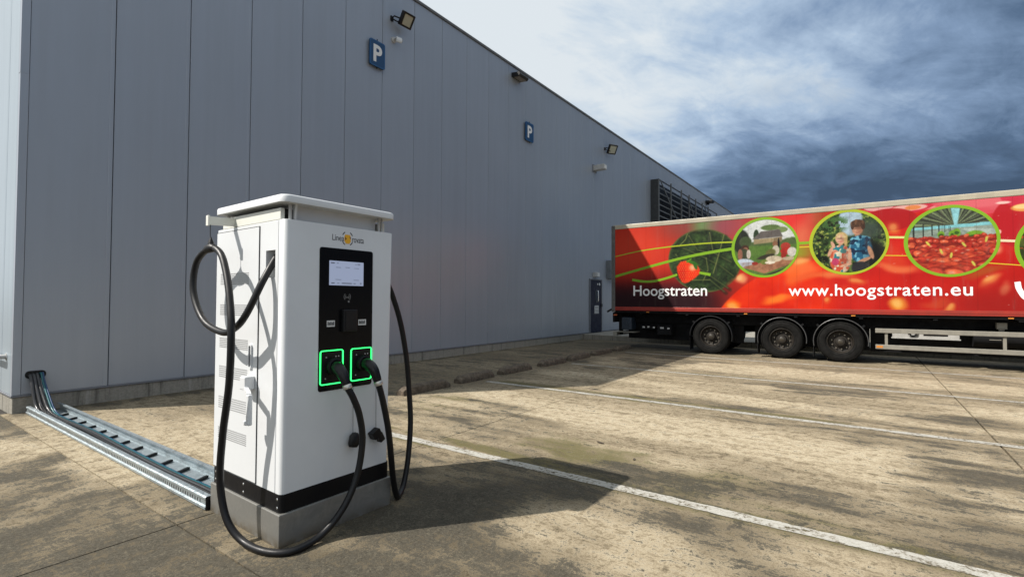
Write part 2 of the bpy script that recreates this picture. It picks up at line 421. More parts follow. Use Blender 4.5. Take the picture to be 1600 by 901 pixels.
rng = np.random.default_rng(7)
TAB = rng.random((256, 256))
def vnoise(x, y, s=0):
    x = np.asarray(x, float) + s * 37.13; y = np.asarray(y, float) + s * 17.71
    xi = np.floor(x).astype(int); yi = np.floor(y).astype(int); fx = x - xi; fy = y - yi
    fx = fx * fx * (3 - 2 * fx); fy = fy * fy * (3 - 2 * fy)
    g = lambda a, b: TAB[a % 256, b % 256]
    return (g(xi, yi) * (1 - fx) + g(xi + 1, yi) * fx) * (1 - fy) + (g(xi, yi + 1) * (1 - fx) + g(xi + 1, yi + 1) * fx) * fy
def fbm(x, y, o=4, s=0):
    t = 0; a = .5; n = 0
    for i in range(o): t = t + a * vnoise(x * 2 ** i, y * 2 ** i, s + i); n += a; a *= .55
    return t / n
def sstep(a, b, x):
    t = np.clip((np.asarray(x, float) - a) / (b - a), 0, 1); return t * t * (3 - 2 * t)
# ================================================================== GROUND
WALL_Y = 9.4; CX0 = 1.60
LINES = [3.94, 7.58, 10.98, 14.40]
def stain_shade(X, Y):
    """soot with painted-in shade, moss and pale patches lying on the slabs"""
    wx = X + (fbm(X * 1.3, Y * 1.3, 3, 3) - .5) * 1.1; wy = Y + (fbm(X * 1.3, Y * 1.3, 3, 9) - .5) * 1.1
    n = fbm(X * .55, Y * .55, 5, 1)
    def blob(cx, cy, rx, ry, ang=0, w=.5):
        c, s = math.cos(R(ang)), math.sin(R(ang)); dx, dy = wx - cx, wy - cy
        d = np.hypot((dx * c + dy * s) / rx, (-dx * s + dy * c) / ry); return 1 - sstep(1 - w, 1 + w, d)
    soot_shade = .60 * sstep(.48, .70, n)
    soot_shade = np.maximum(soot_shade, (X < 1.5) * np.clip(.84 + 1.2 * (fbm(X * .9, Y * .9, 4, 14) - .45), 0, 1.05))
    soot_shade = np.maximum(soot_shade, (1 - sstep(3.2, 4.0, X)) * (1 - sstep(3.6, 5.0, Y)) * np.clip(.80 + 1.3 * (fbm(X * 1.1, Y * 1.1, 4, 33) - .47), 0, 1.0))
    strk0 = fbm(X * 3.2, Y * .6, 5, 25)
    # grime round the charger, in the foreground, and in bands beside the painted lines
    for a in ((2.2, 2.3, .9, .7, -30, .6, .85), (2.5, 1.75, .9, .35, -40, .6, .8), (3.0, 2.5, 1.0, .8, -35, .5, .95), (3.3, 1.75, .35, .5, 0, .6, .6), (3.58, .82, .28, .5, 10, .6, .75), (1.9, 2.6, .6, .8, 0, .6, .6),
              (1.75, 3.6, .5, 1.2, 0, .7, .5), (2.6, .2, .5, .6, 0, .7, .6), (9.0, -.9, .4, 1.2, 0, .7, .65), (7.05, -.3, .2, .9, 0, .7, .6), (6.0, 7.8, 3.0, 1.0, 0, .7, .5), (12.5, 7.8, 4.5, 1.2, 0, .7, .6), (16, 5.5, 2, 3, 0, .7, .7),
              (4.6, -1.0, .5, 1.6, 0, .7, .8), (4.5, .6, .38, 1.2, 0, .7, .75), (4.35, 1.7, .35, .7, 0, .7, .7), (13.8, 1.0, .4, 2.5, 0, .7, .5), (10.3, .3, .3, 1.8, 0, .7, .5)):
        soot_shade = np.maximum(soot_shade, a[6] * blob(*a[:6]))
    for lx, o_, wd, am in ((3.94, .28, .55, .75), (7.58, -.25, .5, .56), (7.58, .3, .45, .52), (10.98, -.2, .5, .45), (10.98, .3, .5, .42), (14.4, 0, .6, .42)):
        soot_shade = np.maximum(soot_shade, am * (1 - sstep(.1, wd, np.abs(wx - lx - o_))) * sstep(.40, .60, strk0) * (Y < 4.5))
    soot_shade = np.maximum(soot_shade, .8 * (1 - sstep(0, .5, np.abs(Y - WALL_Y + .1))) * (X > CX0))
    soot_shade = soot_shade * (1 - .9 * blob(1.25, 7.3, .35, .8, 10, .6)) * (1 - .8 * blob(2.1, 6.0, .5, 1.6, 0, .6))
    # moss along the painted lines
    m = np.zeros_like(X)
    strk = fbm(X * 4.0, Y * .7, 4, 5)
    for lx, wdt, amp in ((3.94, .42, 1.0), (7.58, .38, .8), (10.98, .3, .45)):
        d = np.abs(X - lx - .12); m = np.maximum(m, amp * (1 - sstep(.05, wdt, d)) * sstep(.36, .58, strk))
    m = np.maximum(m, .95 * blob(4.75, 2.55, .5, .75, 10, .6)); m = np.maximum(m, .7 * blob(4.55, 1.0, .35, .8, 0, .6))
    m = np.maximum(m, .5 * blob(5.6, 5.4, .7, .7, 0, .8)); m *= (Y < 5.8)
    # dry, trafficked middles of the bays
    p = np.zeros_like(X)
    for lx in (5.9, 9.3, 12.7): p = np.maximum(p, (1 - sstep(.5, 1.7, np.abs(wx - lx))) * sstep(.3, .55, fbm(X * 1.5, Y * .35, 4, 8)))
    p = np.maximum(p, .8 * blob(2.2, 6.2, .9, 2.2, 0, .6)); p = np.maximum(p, .85 * blob(3.15, 1.25, .4, .55, -20, .6)); p = np.maximum(p, .8 * blob(3.4, .2, .35, .6, 0, .7)); p = np.maximum(p, .9 * blob(1.25, 7.3, .35, .8, 10, .6)); p = np.maximum(p, .7 * blob(5.2, 4.8, .6, 1.0, 0, .7))
    brk = fbm(X * 6.5, Y * 1.3, 4, 44) - .5; brk2 = fbm(X * 2.4, Y * .9, 4, 52) - .5; lft = 1 - sstep(1.3, 2.4, X)
    brk = brk * (1 - lft) + (fbm(X * 1.8 + Y * .5, Y * 6.0 - X * 1.5, 4, 47) - .5) * lft
    soot_shade = np.clip(soot_shade + (brk * 1.5 + brk2 * 1.1) * sstep(.02, .35, soot_shade), 0, 1); m = np.clip(m + brk * 1.2 * sstep(.02, .3, m), 0, 1)
    soot_shade = np.maximum(soot_shade, .55 * sstep(5.2, 6.2, Y) * sstep(3.0, 5.0, X))  # darker base where the warehouse shades the ground, shade put into the colour
    for ax, ay, ar, aw, am in ((9.5, 5.2, 3.6, .07, .5), (9.2, 5.0, 4.0, .06, .4), (13.5, 4.2, 3.0, .09, .5), (6.6, 4.6, 2.4, .05, .35), (12.0, -3.5, 3.2, .08, .45)):
        soot_shade = np.maximum(soot_shade, am * (1 - sstep(0, aw, np.abs(np.hypot(X - ax, (Y - ay) * .8) - ar))) * sstep(.42, .55, fbm(X * .8, Y * .8, 3, 66)) * (Y < ay))
    soot_shade = np.maximum(soot_shade, 1.35 * blob(2.95, 2.62, .60, .50, -30, .7)); soot_shade = np.maximum(soot_shade, 1.0 * blob(3.5, 2.2, .5, .45, -30, .7))  # deepens the charger's cast shadow: shade painted into the slab colour
    soot_shade = soot_shade * (1 - .75 * blob(3.12, 1.3, .35, .5, -20, .6)) * (1 - .7 * blob(3.4, .2, .3, .6, 0, .7)); p *= 1 - .6 * soot_shade
    return np.clip(soot_shade, 0, 1.4), np.clip(m, 0, 1), np.clip(p, 0, 1)

def slab(x0, x1, y0, y1, step, parent):
    nx = max(2, int((x1 - x0) / step) + 1); ny = max(2, int((y1 - y0) / step) + 1)
    xs = np.linspace(x0, x1, nx); ys = np.linspace(y0, y1, ny)
    X, Y = np.meshgrid(xs, ys)
    V = np.stack([X.ravel(), Y.ravel(), np.zeros(X.size)], 1)
    idx = np.arange(nx * ny).reshape(ny, nx)
    F = np.stack([idx[:-1, :-1].ravel(), idx[:-1, 1:].ravel(), idx[1:, 1:].ravel(), idx[1:, :-1].ravel()], 1)
    loop = np.concatenate([idx[0, :], idx[1:, -1], idx[-1, -2::-1], idx[-2:0:-1, 0]])
    low = V[loop].copy(); low[:, 2] = -.035; b = nx * ny + np.arange(len(loop))
    S = np.stack([np.roll(loop, -1), loop, b, np.roll(b, -1)], 1)
    V = np.concatenate([V, low]); F = np.concatenate([F, S])
    me = bpy.data.meshes.new('concrete_slab')
    me.vertices.add(len(V)); me.vertices.foreach_set('co', V.ravel())
    me.loops.add(F.size); me.loops.foreach_set('vertex_index', F.ravel().astype(np.int32))
    me.polygons.add(len(F)); me.polygons.foreach_set('loop_start', np.arange(0, F.size, 4, dtype=np.int32))
    me.polygons.foreach_set('use_smooth', [False] * len(F)); me.update(calc_edges=True)
    a = me.color_attributes.new('stain_shade', 'FLOAT_COLOR', 'POINT')
    s, m, p = stain_shade(V[:, 0], V[:, 1])
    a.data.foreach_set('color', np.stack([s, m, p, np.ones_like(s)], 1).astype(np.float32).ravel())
    return link('concrete_slab', me, M_CONC, parent)

gm = mat('dark_subsoil', (.035, .031, .025), .95, vary=.4)
ground = obj('ground', bx(-300, 300, -300, 300, -.6, -.03), gm); ground['kind'] = 'structure'
J = .006
XB = [(-12.0, 1.5), (1.5, 18.3)]; YB = [(14.5, 9.0 + .005), (9.0, 3.9), (3.9, -1.2), (-1.2, -6.3), (-6.3, -11.4)]
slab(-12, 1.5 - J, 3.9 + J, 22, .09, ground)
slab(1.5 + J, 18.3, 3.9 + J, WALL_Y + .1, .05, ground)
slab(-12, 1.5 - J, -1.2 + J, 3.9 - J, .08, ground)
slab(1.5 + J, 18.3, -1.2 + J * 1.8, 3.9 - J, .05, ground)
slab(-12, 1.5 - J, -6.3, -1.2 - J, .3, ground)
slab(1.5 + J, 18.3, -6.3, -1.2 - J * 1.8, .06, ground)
slab(-12, 18.3, -24, -6.3 - J * 2, .5, ground)
# painted bay lines: worn strips with ragged edges
for i, lx in enumerate(LINES):
    bm = nb(); n = 260; y0, y1 = (5.95, -14.0); L = []; random.seed(i)
    for j in range(n + 1):
        y = y0 + (y1 - y0) * j / n; w = .062
        L.append((bm.verts.new((lx - w + random.uniform(-.006, .006), y, .004)), bm.verts.new((lx + w + random.uniform(-.006, .006), y, .004))))
    for j in range(n): bm.faces.new((L[j][0], L[j][1], L[j + 1][1], L[j + 1][0]))
    o = obj('parking_line', bm, M_LINE, None)
    o['label'] = ['worn white bay line beside the charging cabinet', 'white bay line with mossy edge, starting at second kerb stone pair', 'thin white bay line between the mossy line and trailer line', 'white bay line running just under the trailer wheels'][i]
    o['category'] = 'road marking'; o['group'] = 'painted parking bay lines'; o['kind'] = 'structure'

# raised loading platform beyond the slabs
plat = obj('loading_platform', bx(18.3, 75, -30, WALL_Y + .05, -.02, .2, .015), M_PLINTH); plat['kind'] = 'structure'

# ================================================================== WAREHOUSE
TOP = 9.34; PAN0 = 2.648; PW = 1.0375; PB = .25; LEN = 70.0
wh = thing('warehouse', 'long grey sheet-clad warehouse with concrete plinth', 'building', (CX0, WALL_Y, 0))
WO = (CX0, WALL_Y, 0)
obj('wall_core', bx(CX0 + .075, LEN, WALL_Y + .075, WALL_Y + 40, 0.02, TOP - .05), M_DARKGAP, wh, off=WO)
def panel_mesh(w, h, d):
    """cladding panel: flat pan with folded, chamfered long edges and a shallow second fold line"""
    prof = [(0, d), (0, .009), (.0035, 0), (w - .064, 0), (w - .061, .0016), (w - .052, .0016), (w - .049, 0), (w - .0035, 0), (w, .009), (w, d)]
    bm = nb(); A = [bm.verts.new((x, y, 0)) for x, y in prof]; B = [bm.verts.new((x, y, h)) for x, y in prof]
    for i in range(len(prof) - 1): bm.faces.new((A[i], A[i + 1], B[i + 1], B[i]))
    bm.faces.new(A[::-1]); bm.faces.new(B)
    bmesh.ops.recalc_face_normals(bm, faces=bm.faces)
    me = bpy.data.meshes.new('wall_panel'); bm.to_mesh(me); bm.free(); return me
pm = panel_mesh(PW - .0085, TOP - PB - .06, .07); pm.materials.append(M_PANEL)
p0 = panel_mesh(PAN0 - (CX0 + .085) - .0085, TOP - PB - .06, .07); p0.materials.append(M_PANEL)
o = link('wall_panel', p0, None, wh); o.location = (.085, 0, PB)
x = PAN0
while x < LEN - PW:
    o = link('wall_panel', pm, None, wh); o.location = (x - CX0, 0, PB); x += PW
pe = panel_mesh(PW - .0085, TOP - PB - .06, .07); pe.materials.append(M_PANEL_END)
for i in range(14):
    o = link('wall_panel', pe, None, wh); o.rotation_euler = (0, 0, R(-90)); o.location = (0, .68 + PW * (i + 1) - .009, PB)
o = link('wall_panel', panel_mesh(.585, TOP - PB - .06, .07), M_PANEL_END, wh); o.rotation_euler = (0, 0, R(-90)); o.location = (0, .671, PB)
# corner flashing: two legs, with a lap joint part way up
def flash(z0, z1, e=0.0):
    bm = nb(); prof = [(-.006 - e, .082), (-.006 - e, -.006 - e), (.080, -.006 - e), (.080, .004), (.004, .004), (.004, .082)]
    A = [bm.verts.new((a, b, z0)) for a, b in prof]; B = [bm.verts.new((a, b, z1)) for a, b in prof]
    for i in range(6): bm.faces.new((A[i], A[(i + 1) % 6], B[(i + 1) % 6], B[i]))
    bm.faces.new(A[::-1]); bm.faces.new(B); return bm
obj('corner_flashing', flash(PB + .0, 4.70), M_PANEL, wh); obj('corner_flashing', flash(4.66, TOP - .04, .003), M_PANEL, wh)
# drip trim, plinth, roof edge
obj('drip_trim', bx(CX0 - .014, LEN, WALL_Y - .014, WALL_Y + .06, PB - .03, PB - .004, .004), M_TRIM, wh, off=WO)
obj('drip_trim', bx(CX0 - .014, CX0 + .06, WALL_Y + .061, WALL_Y + 15.5, PB - .03, PB - .004, .004), M_TRIM, wh, off=WO)
obj('plinth', bx(CX0 + .004, LEN, WALL_Y + .006, WALL_Y + .30, -.03, PB - .031, .012), M_PLINTH, wh, off=WO)
obj('plinth', bx(CX0 + .004, CX0 + .30, WALL_Y + .301, WALL_Y + 15.5, -.03, PB - .031, .012), M_PLINTH, wh, off=WO)
obj('roof_edge', bx(CX0 - .03, LEN, WALL_Y - .035, WALL_Y + .25, TOP - .055, TOP + .02, .01), M_COPE, wh, off=WO)
obj('roof_edge', bx(CX0 - .03, CX0 + .25, WALL_Y + .251, WALL_Y + 40, TOP - .055, TOP + .02, .01), M_COPE, wh, off=WO)
obj('roof', bx(CX0 + .25, LEN, WALL_Y + .25, WALL_Y + 40, TOP - .05, TOP - .01), M_COPE, wh, off=WO)
# dark blue steel door with oval hand plate and notice
d = obj('door', bx(18.92, 20.0, WALL_Y - .03, WALL_Y + .02, .215, 2.45, .006), M_DOOR, wh, off=WO)
fb = nb(); box(fb, 18.87, 18.92, WALL_Y - .045, WALL_Y + .02, .205, 2.50, .004); box(fb, 20.0, 20.05, WALL_Y - .045, WALL_Y + .02, .205, 2.50, .004); box(fb, 18.921, 19.999, WALL_Y - .045, WALL_Y + .02, 2.452, 2.50, .004)
obj('door_frame', fb, M_TRIM, wh, off=WO)
fy = lambda y: (lambda a, b, dd: (a, y - dd, b))
def ellipse(cx, cz, rx, rz, n=24): return [(cx + rx * math.cos(2 * math.pi * i / n), cz + rz * math.sin(2 * math.pi * i / n)) for i in range(n)]
obj('window', prism(nb(), ellipse(19.5, 1.78, .13, .30), fy(WALL_Y - .028), 0, .008), mat('door_glass', (.05, .055, .06), .08), d, off=WO)
hb = nb(); tube(hb, spline([(19.56, WALL_Y - .03, 1.5), (19.56, WALL_Y - .09, 1.56), (19.56, WALL_Y - .09, 1.95), (19.56, WALL_Y - .03, 2.0)], 5), .018, 8)
obj('handle', hb, M_CHROME, d, True, off=WO)
nt = obj('notice', bx(19.32, 19.72, WALL_Y - .036, WALL_Y - .028, 1.02, 1.36), M_LABEL, d, off=WO)
for zc in (1.31, 1.25, 1.18, 1.12, 1.06): obj('notice_text', bx(19.35, 19.69, WALL_Y - .0375, WALL_Y - .0359, zc - .015, zc + .012), mat('print_grey', (.2, .2, .2), .6), d, off=WO)
obj('lock', bx(19.9, 20.06, WALL_Y - .06, WALL_Y - .046, 1.30, 1.44, .004), M_BLACKP, d, off=WO)
for xx, r in ((19.62, .04), (19.80, .06)): obj('sign_disc', prism(nb(), ellipse(xx, 2.28, r, r, 16), fy(WALL_Y - .029), 0, .01), M_LABEL, d, off=WO)
# cable entry collar low by the corner
obj('cable_entry', prism(nb(), [(1.83 + a, .51 + b) for a, b in rrect(.215, .105, .045)], fy(WALL_Y + .002), 0, .012), M_BLACKP, wh, off=WO)

# parking signs
def parking_sign(x0, x1, z0, z1, label):
    cx, cz = (x0 + x1) / 2, (z0 + z1) / 2; w, h = x1 - x0, z1 - z0
    t = thing('parking_sign', label, 'sign', (cx, WALL_Y, cz), group='blue parking signs on the warehouse wall')
    f = lambda a, b, dd: (a, -dd, b)
    pl = obj('plate', prism(nb(), rrect(w, h, .05), f, .04, .075), M_BLUE, t)
    obj('border', ring(nb(), rrect(w - .012, h - .012, .046), rrect(w - .05, h - .05, .03), f, .075, .077), mat('sign_edge_blue', (.02, .10, .25), .4), pl)
    tm = text_mesh('P', w * .56, h * .66, .004, offset=.03)
    xf(tm, lambda a, b, c: (a - w * .27, -.0755 - c, b - h * .33)); obj('letter', tm, M_PWHITE, pl)
    for s in (-1, 1):
        obj('bracket', bx(-.03, .03, -.041, .005, s * h * .36 - .02, s * h * .36 + .02), M_TRIM, t)
        obj('clamp', bx(-.012, .012, -.06, -.05, s * (h / 2 + .0175) - .0275, s * (h / 2 + .0175) + .0275), M_BLACKP, t)
    return t
parking_sign(7.40, 7.85, 7.06, 7.68, 'blue white-lettered P sign on wall beneath the square floodlight')
parking_sign(13.94, 14.43, 7.03, 7.67, 'blue white-lettered P sign on wall below the slim dark bulkhead lamp')

# wall lamps
def floodlight(x, z, size, rx, rz, ry, label):
    t = thing('floodlight', label, 'wall light', (x, WALL_Y, z), group='floodlights on the warehouse wall')
    a = nb(); tube(a, [(-.16, 0, -.0), (-.16, -.10, .04), (0 + .10, -.20, .02)], .018, 8); tube(a, [(-.16, -.02, -.0), (-.14, -.16, -.10), (.08, -.2, -.08)], .016, 8); box(a, -.2, -.12, -.03, .002, -.06, .06)
    obj('bracket', a, M_BLACKP, t)
    mtx = Matrix.Translation((.10, -.26, 0)) @ Matrix.Rotation(R(rz), 4, 'Z') @ Matrix.Rotation(R(rx), 4, 'X') @ Matrix.Rotation(R(ry), 4, 'Y')
    f = lambda a, b, dd: mtx @ Vector((a, -dd, b))
    h = nb(); prism(h, rrect(size, size, .02), f, -.06, .03); ring(h, rrect(size, size, .02), rrect(size - .09, size - .09, .015), f, .030, .048)
    for i in range(6): 
        q = [(-size * .4 + i * size * .16 + dx, dz) for dx, dz in ((-.006, -size * .4), (.006, -size * .4), (.006, size * .4), (-.006, size * .4))]
        prism(h, q, f, -.085, -.058)
    hd = obj('lamp_housing', h, M_BLACKP, t)
    obj('lamp_glass', prism(nb(), rrect(size - .085, size - .085, .012), f, .0305, .036), M_LAMPG, hd)
floodlight(8.26, 8.46, .34, 36, -4, 0, 'square black floodlight above a white dome camera, beside P sign')
floodlight(20.55, 8.35, .42, 34, -32, 0, 'square black floodlight further along wall, above the pale box lamp')
t = thing('bulkhead_lamp', 'slim dark bulkhead lamp just under the roof edge above P sign', 'wall light', (13.45, WALL_Y, 8.97))
h = nb(); prism(h, [(0, .09), (-.32, .05), (-.34, -.02), (-.28, -.08), (0, -.05)], lambda a, b, dd: (dd, a, b), -.26, .26); obj('lamp_housing', h, M_BLACKP, t)
obj('lamp_glass', bx(-.22, .22, -.28, -.08, -.085, -.062, .005), mat('dull_lamp_glass', (.16, .13, .10), .3), t)
t = thing('security_camera', 'small white bullet camera on wall under the square floodlight', 'camera', (8.17, WALL_Y, 7.96))
b = nb(); lathe(b, [(0, .0), (.075, 0), (.075, .03), (.03, .04), (.03, .1)], lambda a, c, x: (a, -x, c), 18); obj('mount', b, M_GREY, t, True)
b = nb(); lathe(b, [(0, 0), (.062, 0), (.068, .02), (.068, .11), (.058, .13)], lambda a, c, x: (.0 + x * .75, -.10 + a * .55 - x * .62, c - x * .25), 18); obj('camera_body', b, M_WHITE, t, True)
b = nb(); lathe(b, [(0, .127), (.056, .127), (.056, .136), (0, .137)], lambda a, c, x: (.0 + x * .75, -.10 + a * .55 - x * .62, c - x * .25), 18); obj('lens', b, M_GLASSB, t)
t = thing('box_lamp', 'pale rectangular box lamp sticking out of wall below far floodlight', 'wall light', (19.35, WALL_Y, 7.25))
obj('lamp_housing', bx(-.14, .14, -.52, 0, -.12, .10, .015), M_GREY, t); obj('wall_plate', bx(-.19, .19, -.03, .004, -.18, .14, .006), M_TRIM, t)
obj('lamp_glass', bx(-.11, .11, -.535, -.515, -.09, .07, .004), M_LABEL, t)
t = thing('door_lamp', 'small square white lamp over the dark blue door', 'wall light', (19.42, WALL_Y, 2.68))
obj('lamp_housing', bx(-.22, .16, -.14, .004, -.10, .10, .012), M_GREY, t); obj('lamp_glass', bx(-.05, .15, -.152, -.138, -.08, .08, .004), M_LABEL, t)
t = thing('meter_box', 'tall narrow grey box on wall right of the blue door', 'electrical box', (20.85, WALL_Y, 2.95))
obj('box_body', bx(-.3, .3, -.22, .004, -.40, .42, .012), mat('grey_cabinet', (.16, .17, .18), .5, vary=.2), t); obj('box_lid', bx(-.28, .28, -.235, -.219, -.38, .02, .006), M_TRIM, t)
t = thing('far_lamp', 'tiny dark lamp under the roof edge beyond the louvre screen', 'wall light', (38.0, WALL_Y, 8.85))
obj('lamp_housing', bx(-.3, .3, -.5, .004, -.08, .08, .02), M_BLACKP, t); obj('lamp_arm', bx(-.05, .05, -.2, .004, -.2, -.081), M_BLACKP, t)
t = thing('wall_pipe_stub', 'grey pipe stub on the sunlit end wall by the corner', 'pipe', (CX0, 9.78, .75))
b = nb(); tube(b, [(.004, .0, 0), (-.07, 0, 0), (-.09, .03, 0), (-.09, 1.2, .0)], .03, 10); obj('pipe', b, M_GREY, t, True)
b = nb(); lathe(b, [(0, 0), (.05, 0), (.05, .012), (0, .013)], lambda a, c, x: (-x + .002, a, c), 14); obj('flange', b, M_GREY, t)

# louvre screen standing off the wall
lv = thing('louvre_screen', 'black steel louvre screen with diagonal braces high on wall behind trailer', 'louvre', (26.2, WALL_Y, 4.6))
LO = (26.2, WALL_Y, 4.6); LX0, LX1, LZ0, LZ1 = 26.25, 39.2, 4.6, 8.15; DY = .42
obj('side_panel', bx(LX0, LX0 + .05, WALL_Y - DY, WALL_Y + .002, LZ0, LZ1, .004), M_LOUV, lv, off=LO)
obj('back_panel', bx(LX0 + .051, LX1, WALL_Y - .05, WALL_Y + .001, LZ0, LZ1), M_BAND, lv, off=LO)
z = LZ0 + .12
while z < LZ1 - .1:
    b = nb(); V = [(WALL_Y - DY + .10, z), (WALL_Y - DY + .02, z - .075), (WALL_Y - DY + .02, z - .115), (WALL_Y - DY + .14, z - .005)]
    prism(b, V, lambda a, c, dd: (dd, a, c), LX0 + .02, LX1); obj('slat', b, M_LOUVE, lv, off=LO); z += .31
for xx in (LX0, 28.35, 30.35, 32.0, 33.5, 35.1, 36.7, LX1):
    obj('post', bx(xx, xx + .09, WALL_Y - DY - .05, WALL_Y - DY + .018, LZ0, LZ1 + (.0 if xx < 27 or xx > 39 else .14), .004), M_LOUVE, lv, off=LO)
for a, c in (((26.4, 8.1), (31.2, 5.2)), ((31.5, 8.1), (35.5, 5.2)), ((35.5, 8.1), (39.0, 5.6))):
    b = nb(); bar(b, (a[0], WALL_Y - DY - .07, a[1]), (c[0], WALL_Y - DY - .07, c[1]), .04, .07, (1, 0, 1)); obj('brace', b, M_LOUVE, lv, off=LO)
obj('top_rail', bx(LX0 + .091, LX1, WALL_Y - DY - .03, WALL_Y - DY + .016, LZ1 - .06, LZ1, .004), M_LOUV, lv, off=LO)

# ================================================================== WHEEL STOPS
def wheel_stop(x0, x1, yc, seed, label):
    random.seed(seed); n = 14; L = x1 - x0; t = []
    bm = nb(); prof = [(-.10, 0), (-.105, .06), (-.088, .115), (-.045, .143), (.0, .148), (.045, .143), (.088, .115), (.105, .06), (.10, 0)]
    rows = []
    for i in range(n + 1):
        u = i / n; e = min(u, 1 - u) * L; k = 1 - .45 * max(0, 1 - e / .10) ** 2
        rows.append([bm.verts.new((u * L - L / 2, a * (1 - .3 * (1 - k)) + random.uniform(-.006, .006), max(-.004, h * k + (random.uniform(-.008, .008) if h > 0 else -.004)))) for a, h in prof])
    for i in range(n):
        for j in range(len(prof) - 1): bm.faces.new((rows[i][j], rows[i][j + 1], rows[i + 1][j + 1], rows[i + 1][j]))
    bm.faces.new(rows[0]); bm.faces.new(rows[-1][::-1])
    o = obj('wheel_stop', bm, M_STOP, None, True); o.location = ((x0 + x1) / 2, yc, 0); o.rotation_euler = (0, 0, R(random.uniform(-1.5, 1.5)))
    tag(o, label, 'wheel stop', 'kerb stone wheel stops along the bay heads')
WS = [(5.60, 6.72, 6.20, 'kerb stone wheel stop with one end catching sun, closest to cabinet'), (7.05, 8.10, 6.25, 'kerb stone wheel stop at the head of the mossy bay line, nearer the sunlit stone'),
      (8.42, 9.52, 6.26, 'kerb stone wheel stop paired across a short gap after the mossy line stone'), (10.0, 11.12, 6.26, 'kerb stone wheel stop at the head of the thin third bay line'),
      (11.42, 12.56, 6.29, 'kerb stone wheel stop just past the thin bay line head, in shade'), (12.88, 14.05, 6.32, 'kerb stone wheel stop in deep shade approaching the trailer tail'), (14.42, 15.6, 6.32, 'kerb stone wheel stop beside the trailer tail, last of its row')]
for i, w in enumerate(WS): wheel_stop(w[0], w[1], w[2], 40 + i, w[3])

# dry leaves on the slab
for i, (lx, ly, s, a) in enumerate(((5.05, 2.38, .055, 80), (4.72, 1.86, .03, 10))):
    bm = nb(); p = [(-1, 0, 0), (-.4, .42, .10), (.3, .38, .14), (1, 0, .2), (.3, -.36, .02), (-.4, -.4, .04)]
    V = [bm.verts.new((x * s, y * s, .006 + z * s)) for x, y, z in p]; c = bm.verts.new((0, 0, .004 + .12 * s)); U = [bm.verts.new((x * s, y * s, .003 + z * s)) for x, y, z in p]; c2 = bm.verts.new((0, 0, .001))
    for j in range(6): bm.faces.new((V[j], V[(j + 1) % 6], c)); bm.faces.new((U[(j + 1) % 6], U[j], c2)); bm.faces.new((V[j], U[j], U[(j + 1) % 6], V[(j + 1) % 6]))
    o = obj('fallen_leaf', bm, mat('dry_leaf', (.06, .045, .03), .8)); o.location = (lx, ly, 0); o.rotation_euler = (0, 0, R(a))
    tag(o, ['dark curled dry leaf on the concrete between first two bay lines', 'tiny dark leaf scrap on concrete close to the cabinet-side bay line'][i], 'leaf', 'dry leaves on the concrete')

# ================================================================== CHARGING CABINET
CO = (1.725, 3.002, 0.0); CROT = R(-1.2)
ch = thing('charging_cabinet', 'white electric vehicle charging cabinet with black touch panel and green lit holsters', 'charger', CO, CROT)
def cabinet_prism(x0, x1, y0, y1, z0, z1, r, xt=0.0, n=6, corners=(1, 1, 1, 1), bev=0.0):
    """vertical rounded box; xt widens the right side towards the top; corners: front-left, front-right, back-right, back-left"""
    pts = []
    for (cx, cy, a0, on) in ((x0, y0, 180, corners[0]), (x1, y0, 270, corners[1]), (x1, y1, 0, corners[2]), (x0, y1, 90, corners[3])):
        rr = r if on else .004; sx = 1 if cx == x0 else -1; sy = 1 if cy == y0 else -1
        for i in range(n + 1):
            a = R(a0 + 90 * i / n); pts.append((cx + sx * rr + rr * math.cos(a), cy + sy * rr + rr * math.sin(a)))
    bm = nb(); lv_ = [z0, z1] if bev == 0 else [z0, z1 - bev, z1 - bev * .35, z1]
    rows = []
    mx, my = (x0 + x1) / 2, (y0 + y1) / 2
    for q, zc in enumerate(lv_):
        ins = 0 if bev == 0 or q < 2 else (bev * .35 if q == 2 else bev)
        row = []
        for a, b in pts:
            a2 = a + (xt * (zc - z0) / (z1 - z0) if a > mx else 0)
            row.append(bm.verts.new((a2 + (ins if a < mx else -ins), b + (ins if b < my else -ins), zc)))
        rows.append(row)
    m_ = len(pts)
    for q in range(len(rows) - 1):
        for i in range(m_): bm.faces.new((rows[q][i], rows[q][(i + 1) % m_], rows[q + 1][(i + 1) % m_], rows[q + 1][i]))
    bm.faces.new(rows[0][::-1]); bm.faces.new(rows[-1]); return bm
obj('steel_base', bx(0, .885, 0, .968, -.004, .207, .005), M_BRUSH, ch)
obj('black_band', cabinet_prism(.016, .880, .016, .972, .2075, .322, .03), M_BAND, ch)
bb = nb()
for (x_, y_, nrm) in ((.016, .055, 'x'), (.016, .50, 'x'), (.016, .92, 'x')):
    for zc in (.238, .292): lathe(bb, [(0, .004), (.006, .003), (.008, 0), (.008, -.002)], lambda a, c, x, y_=y_, zc=zc: (.016 - x, y_ + a, zc + c), 10)
obj('band_screw', bb, M_CHROME, ch)
obj('inner_core', bx(.092, .81, .05, .955, .3225, 2.05), M_DARKGAP, ch)
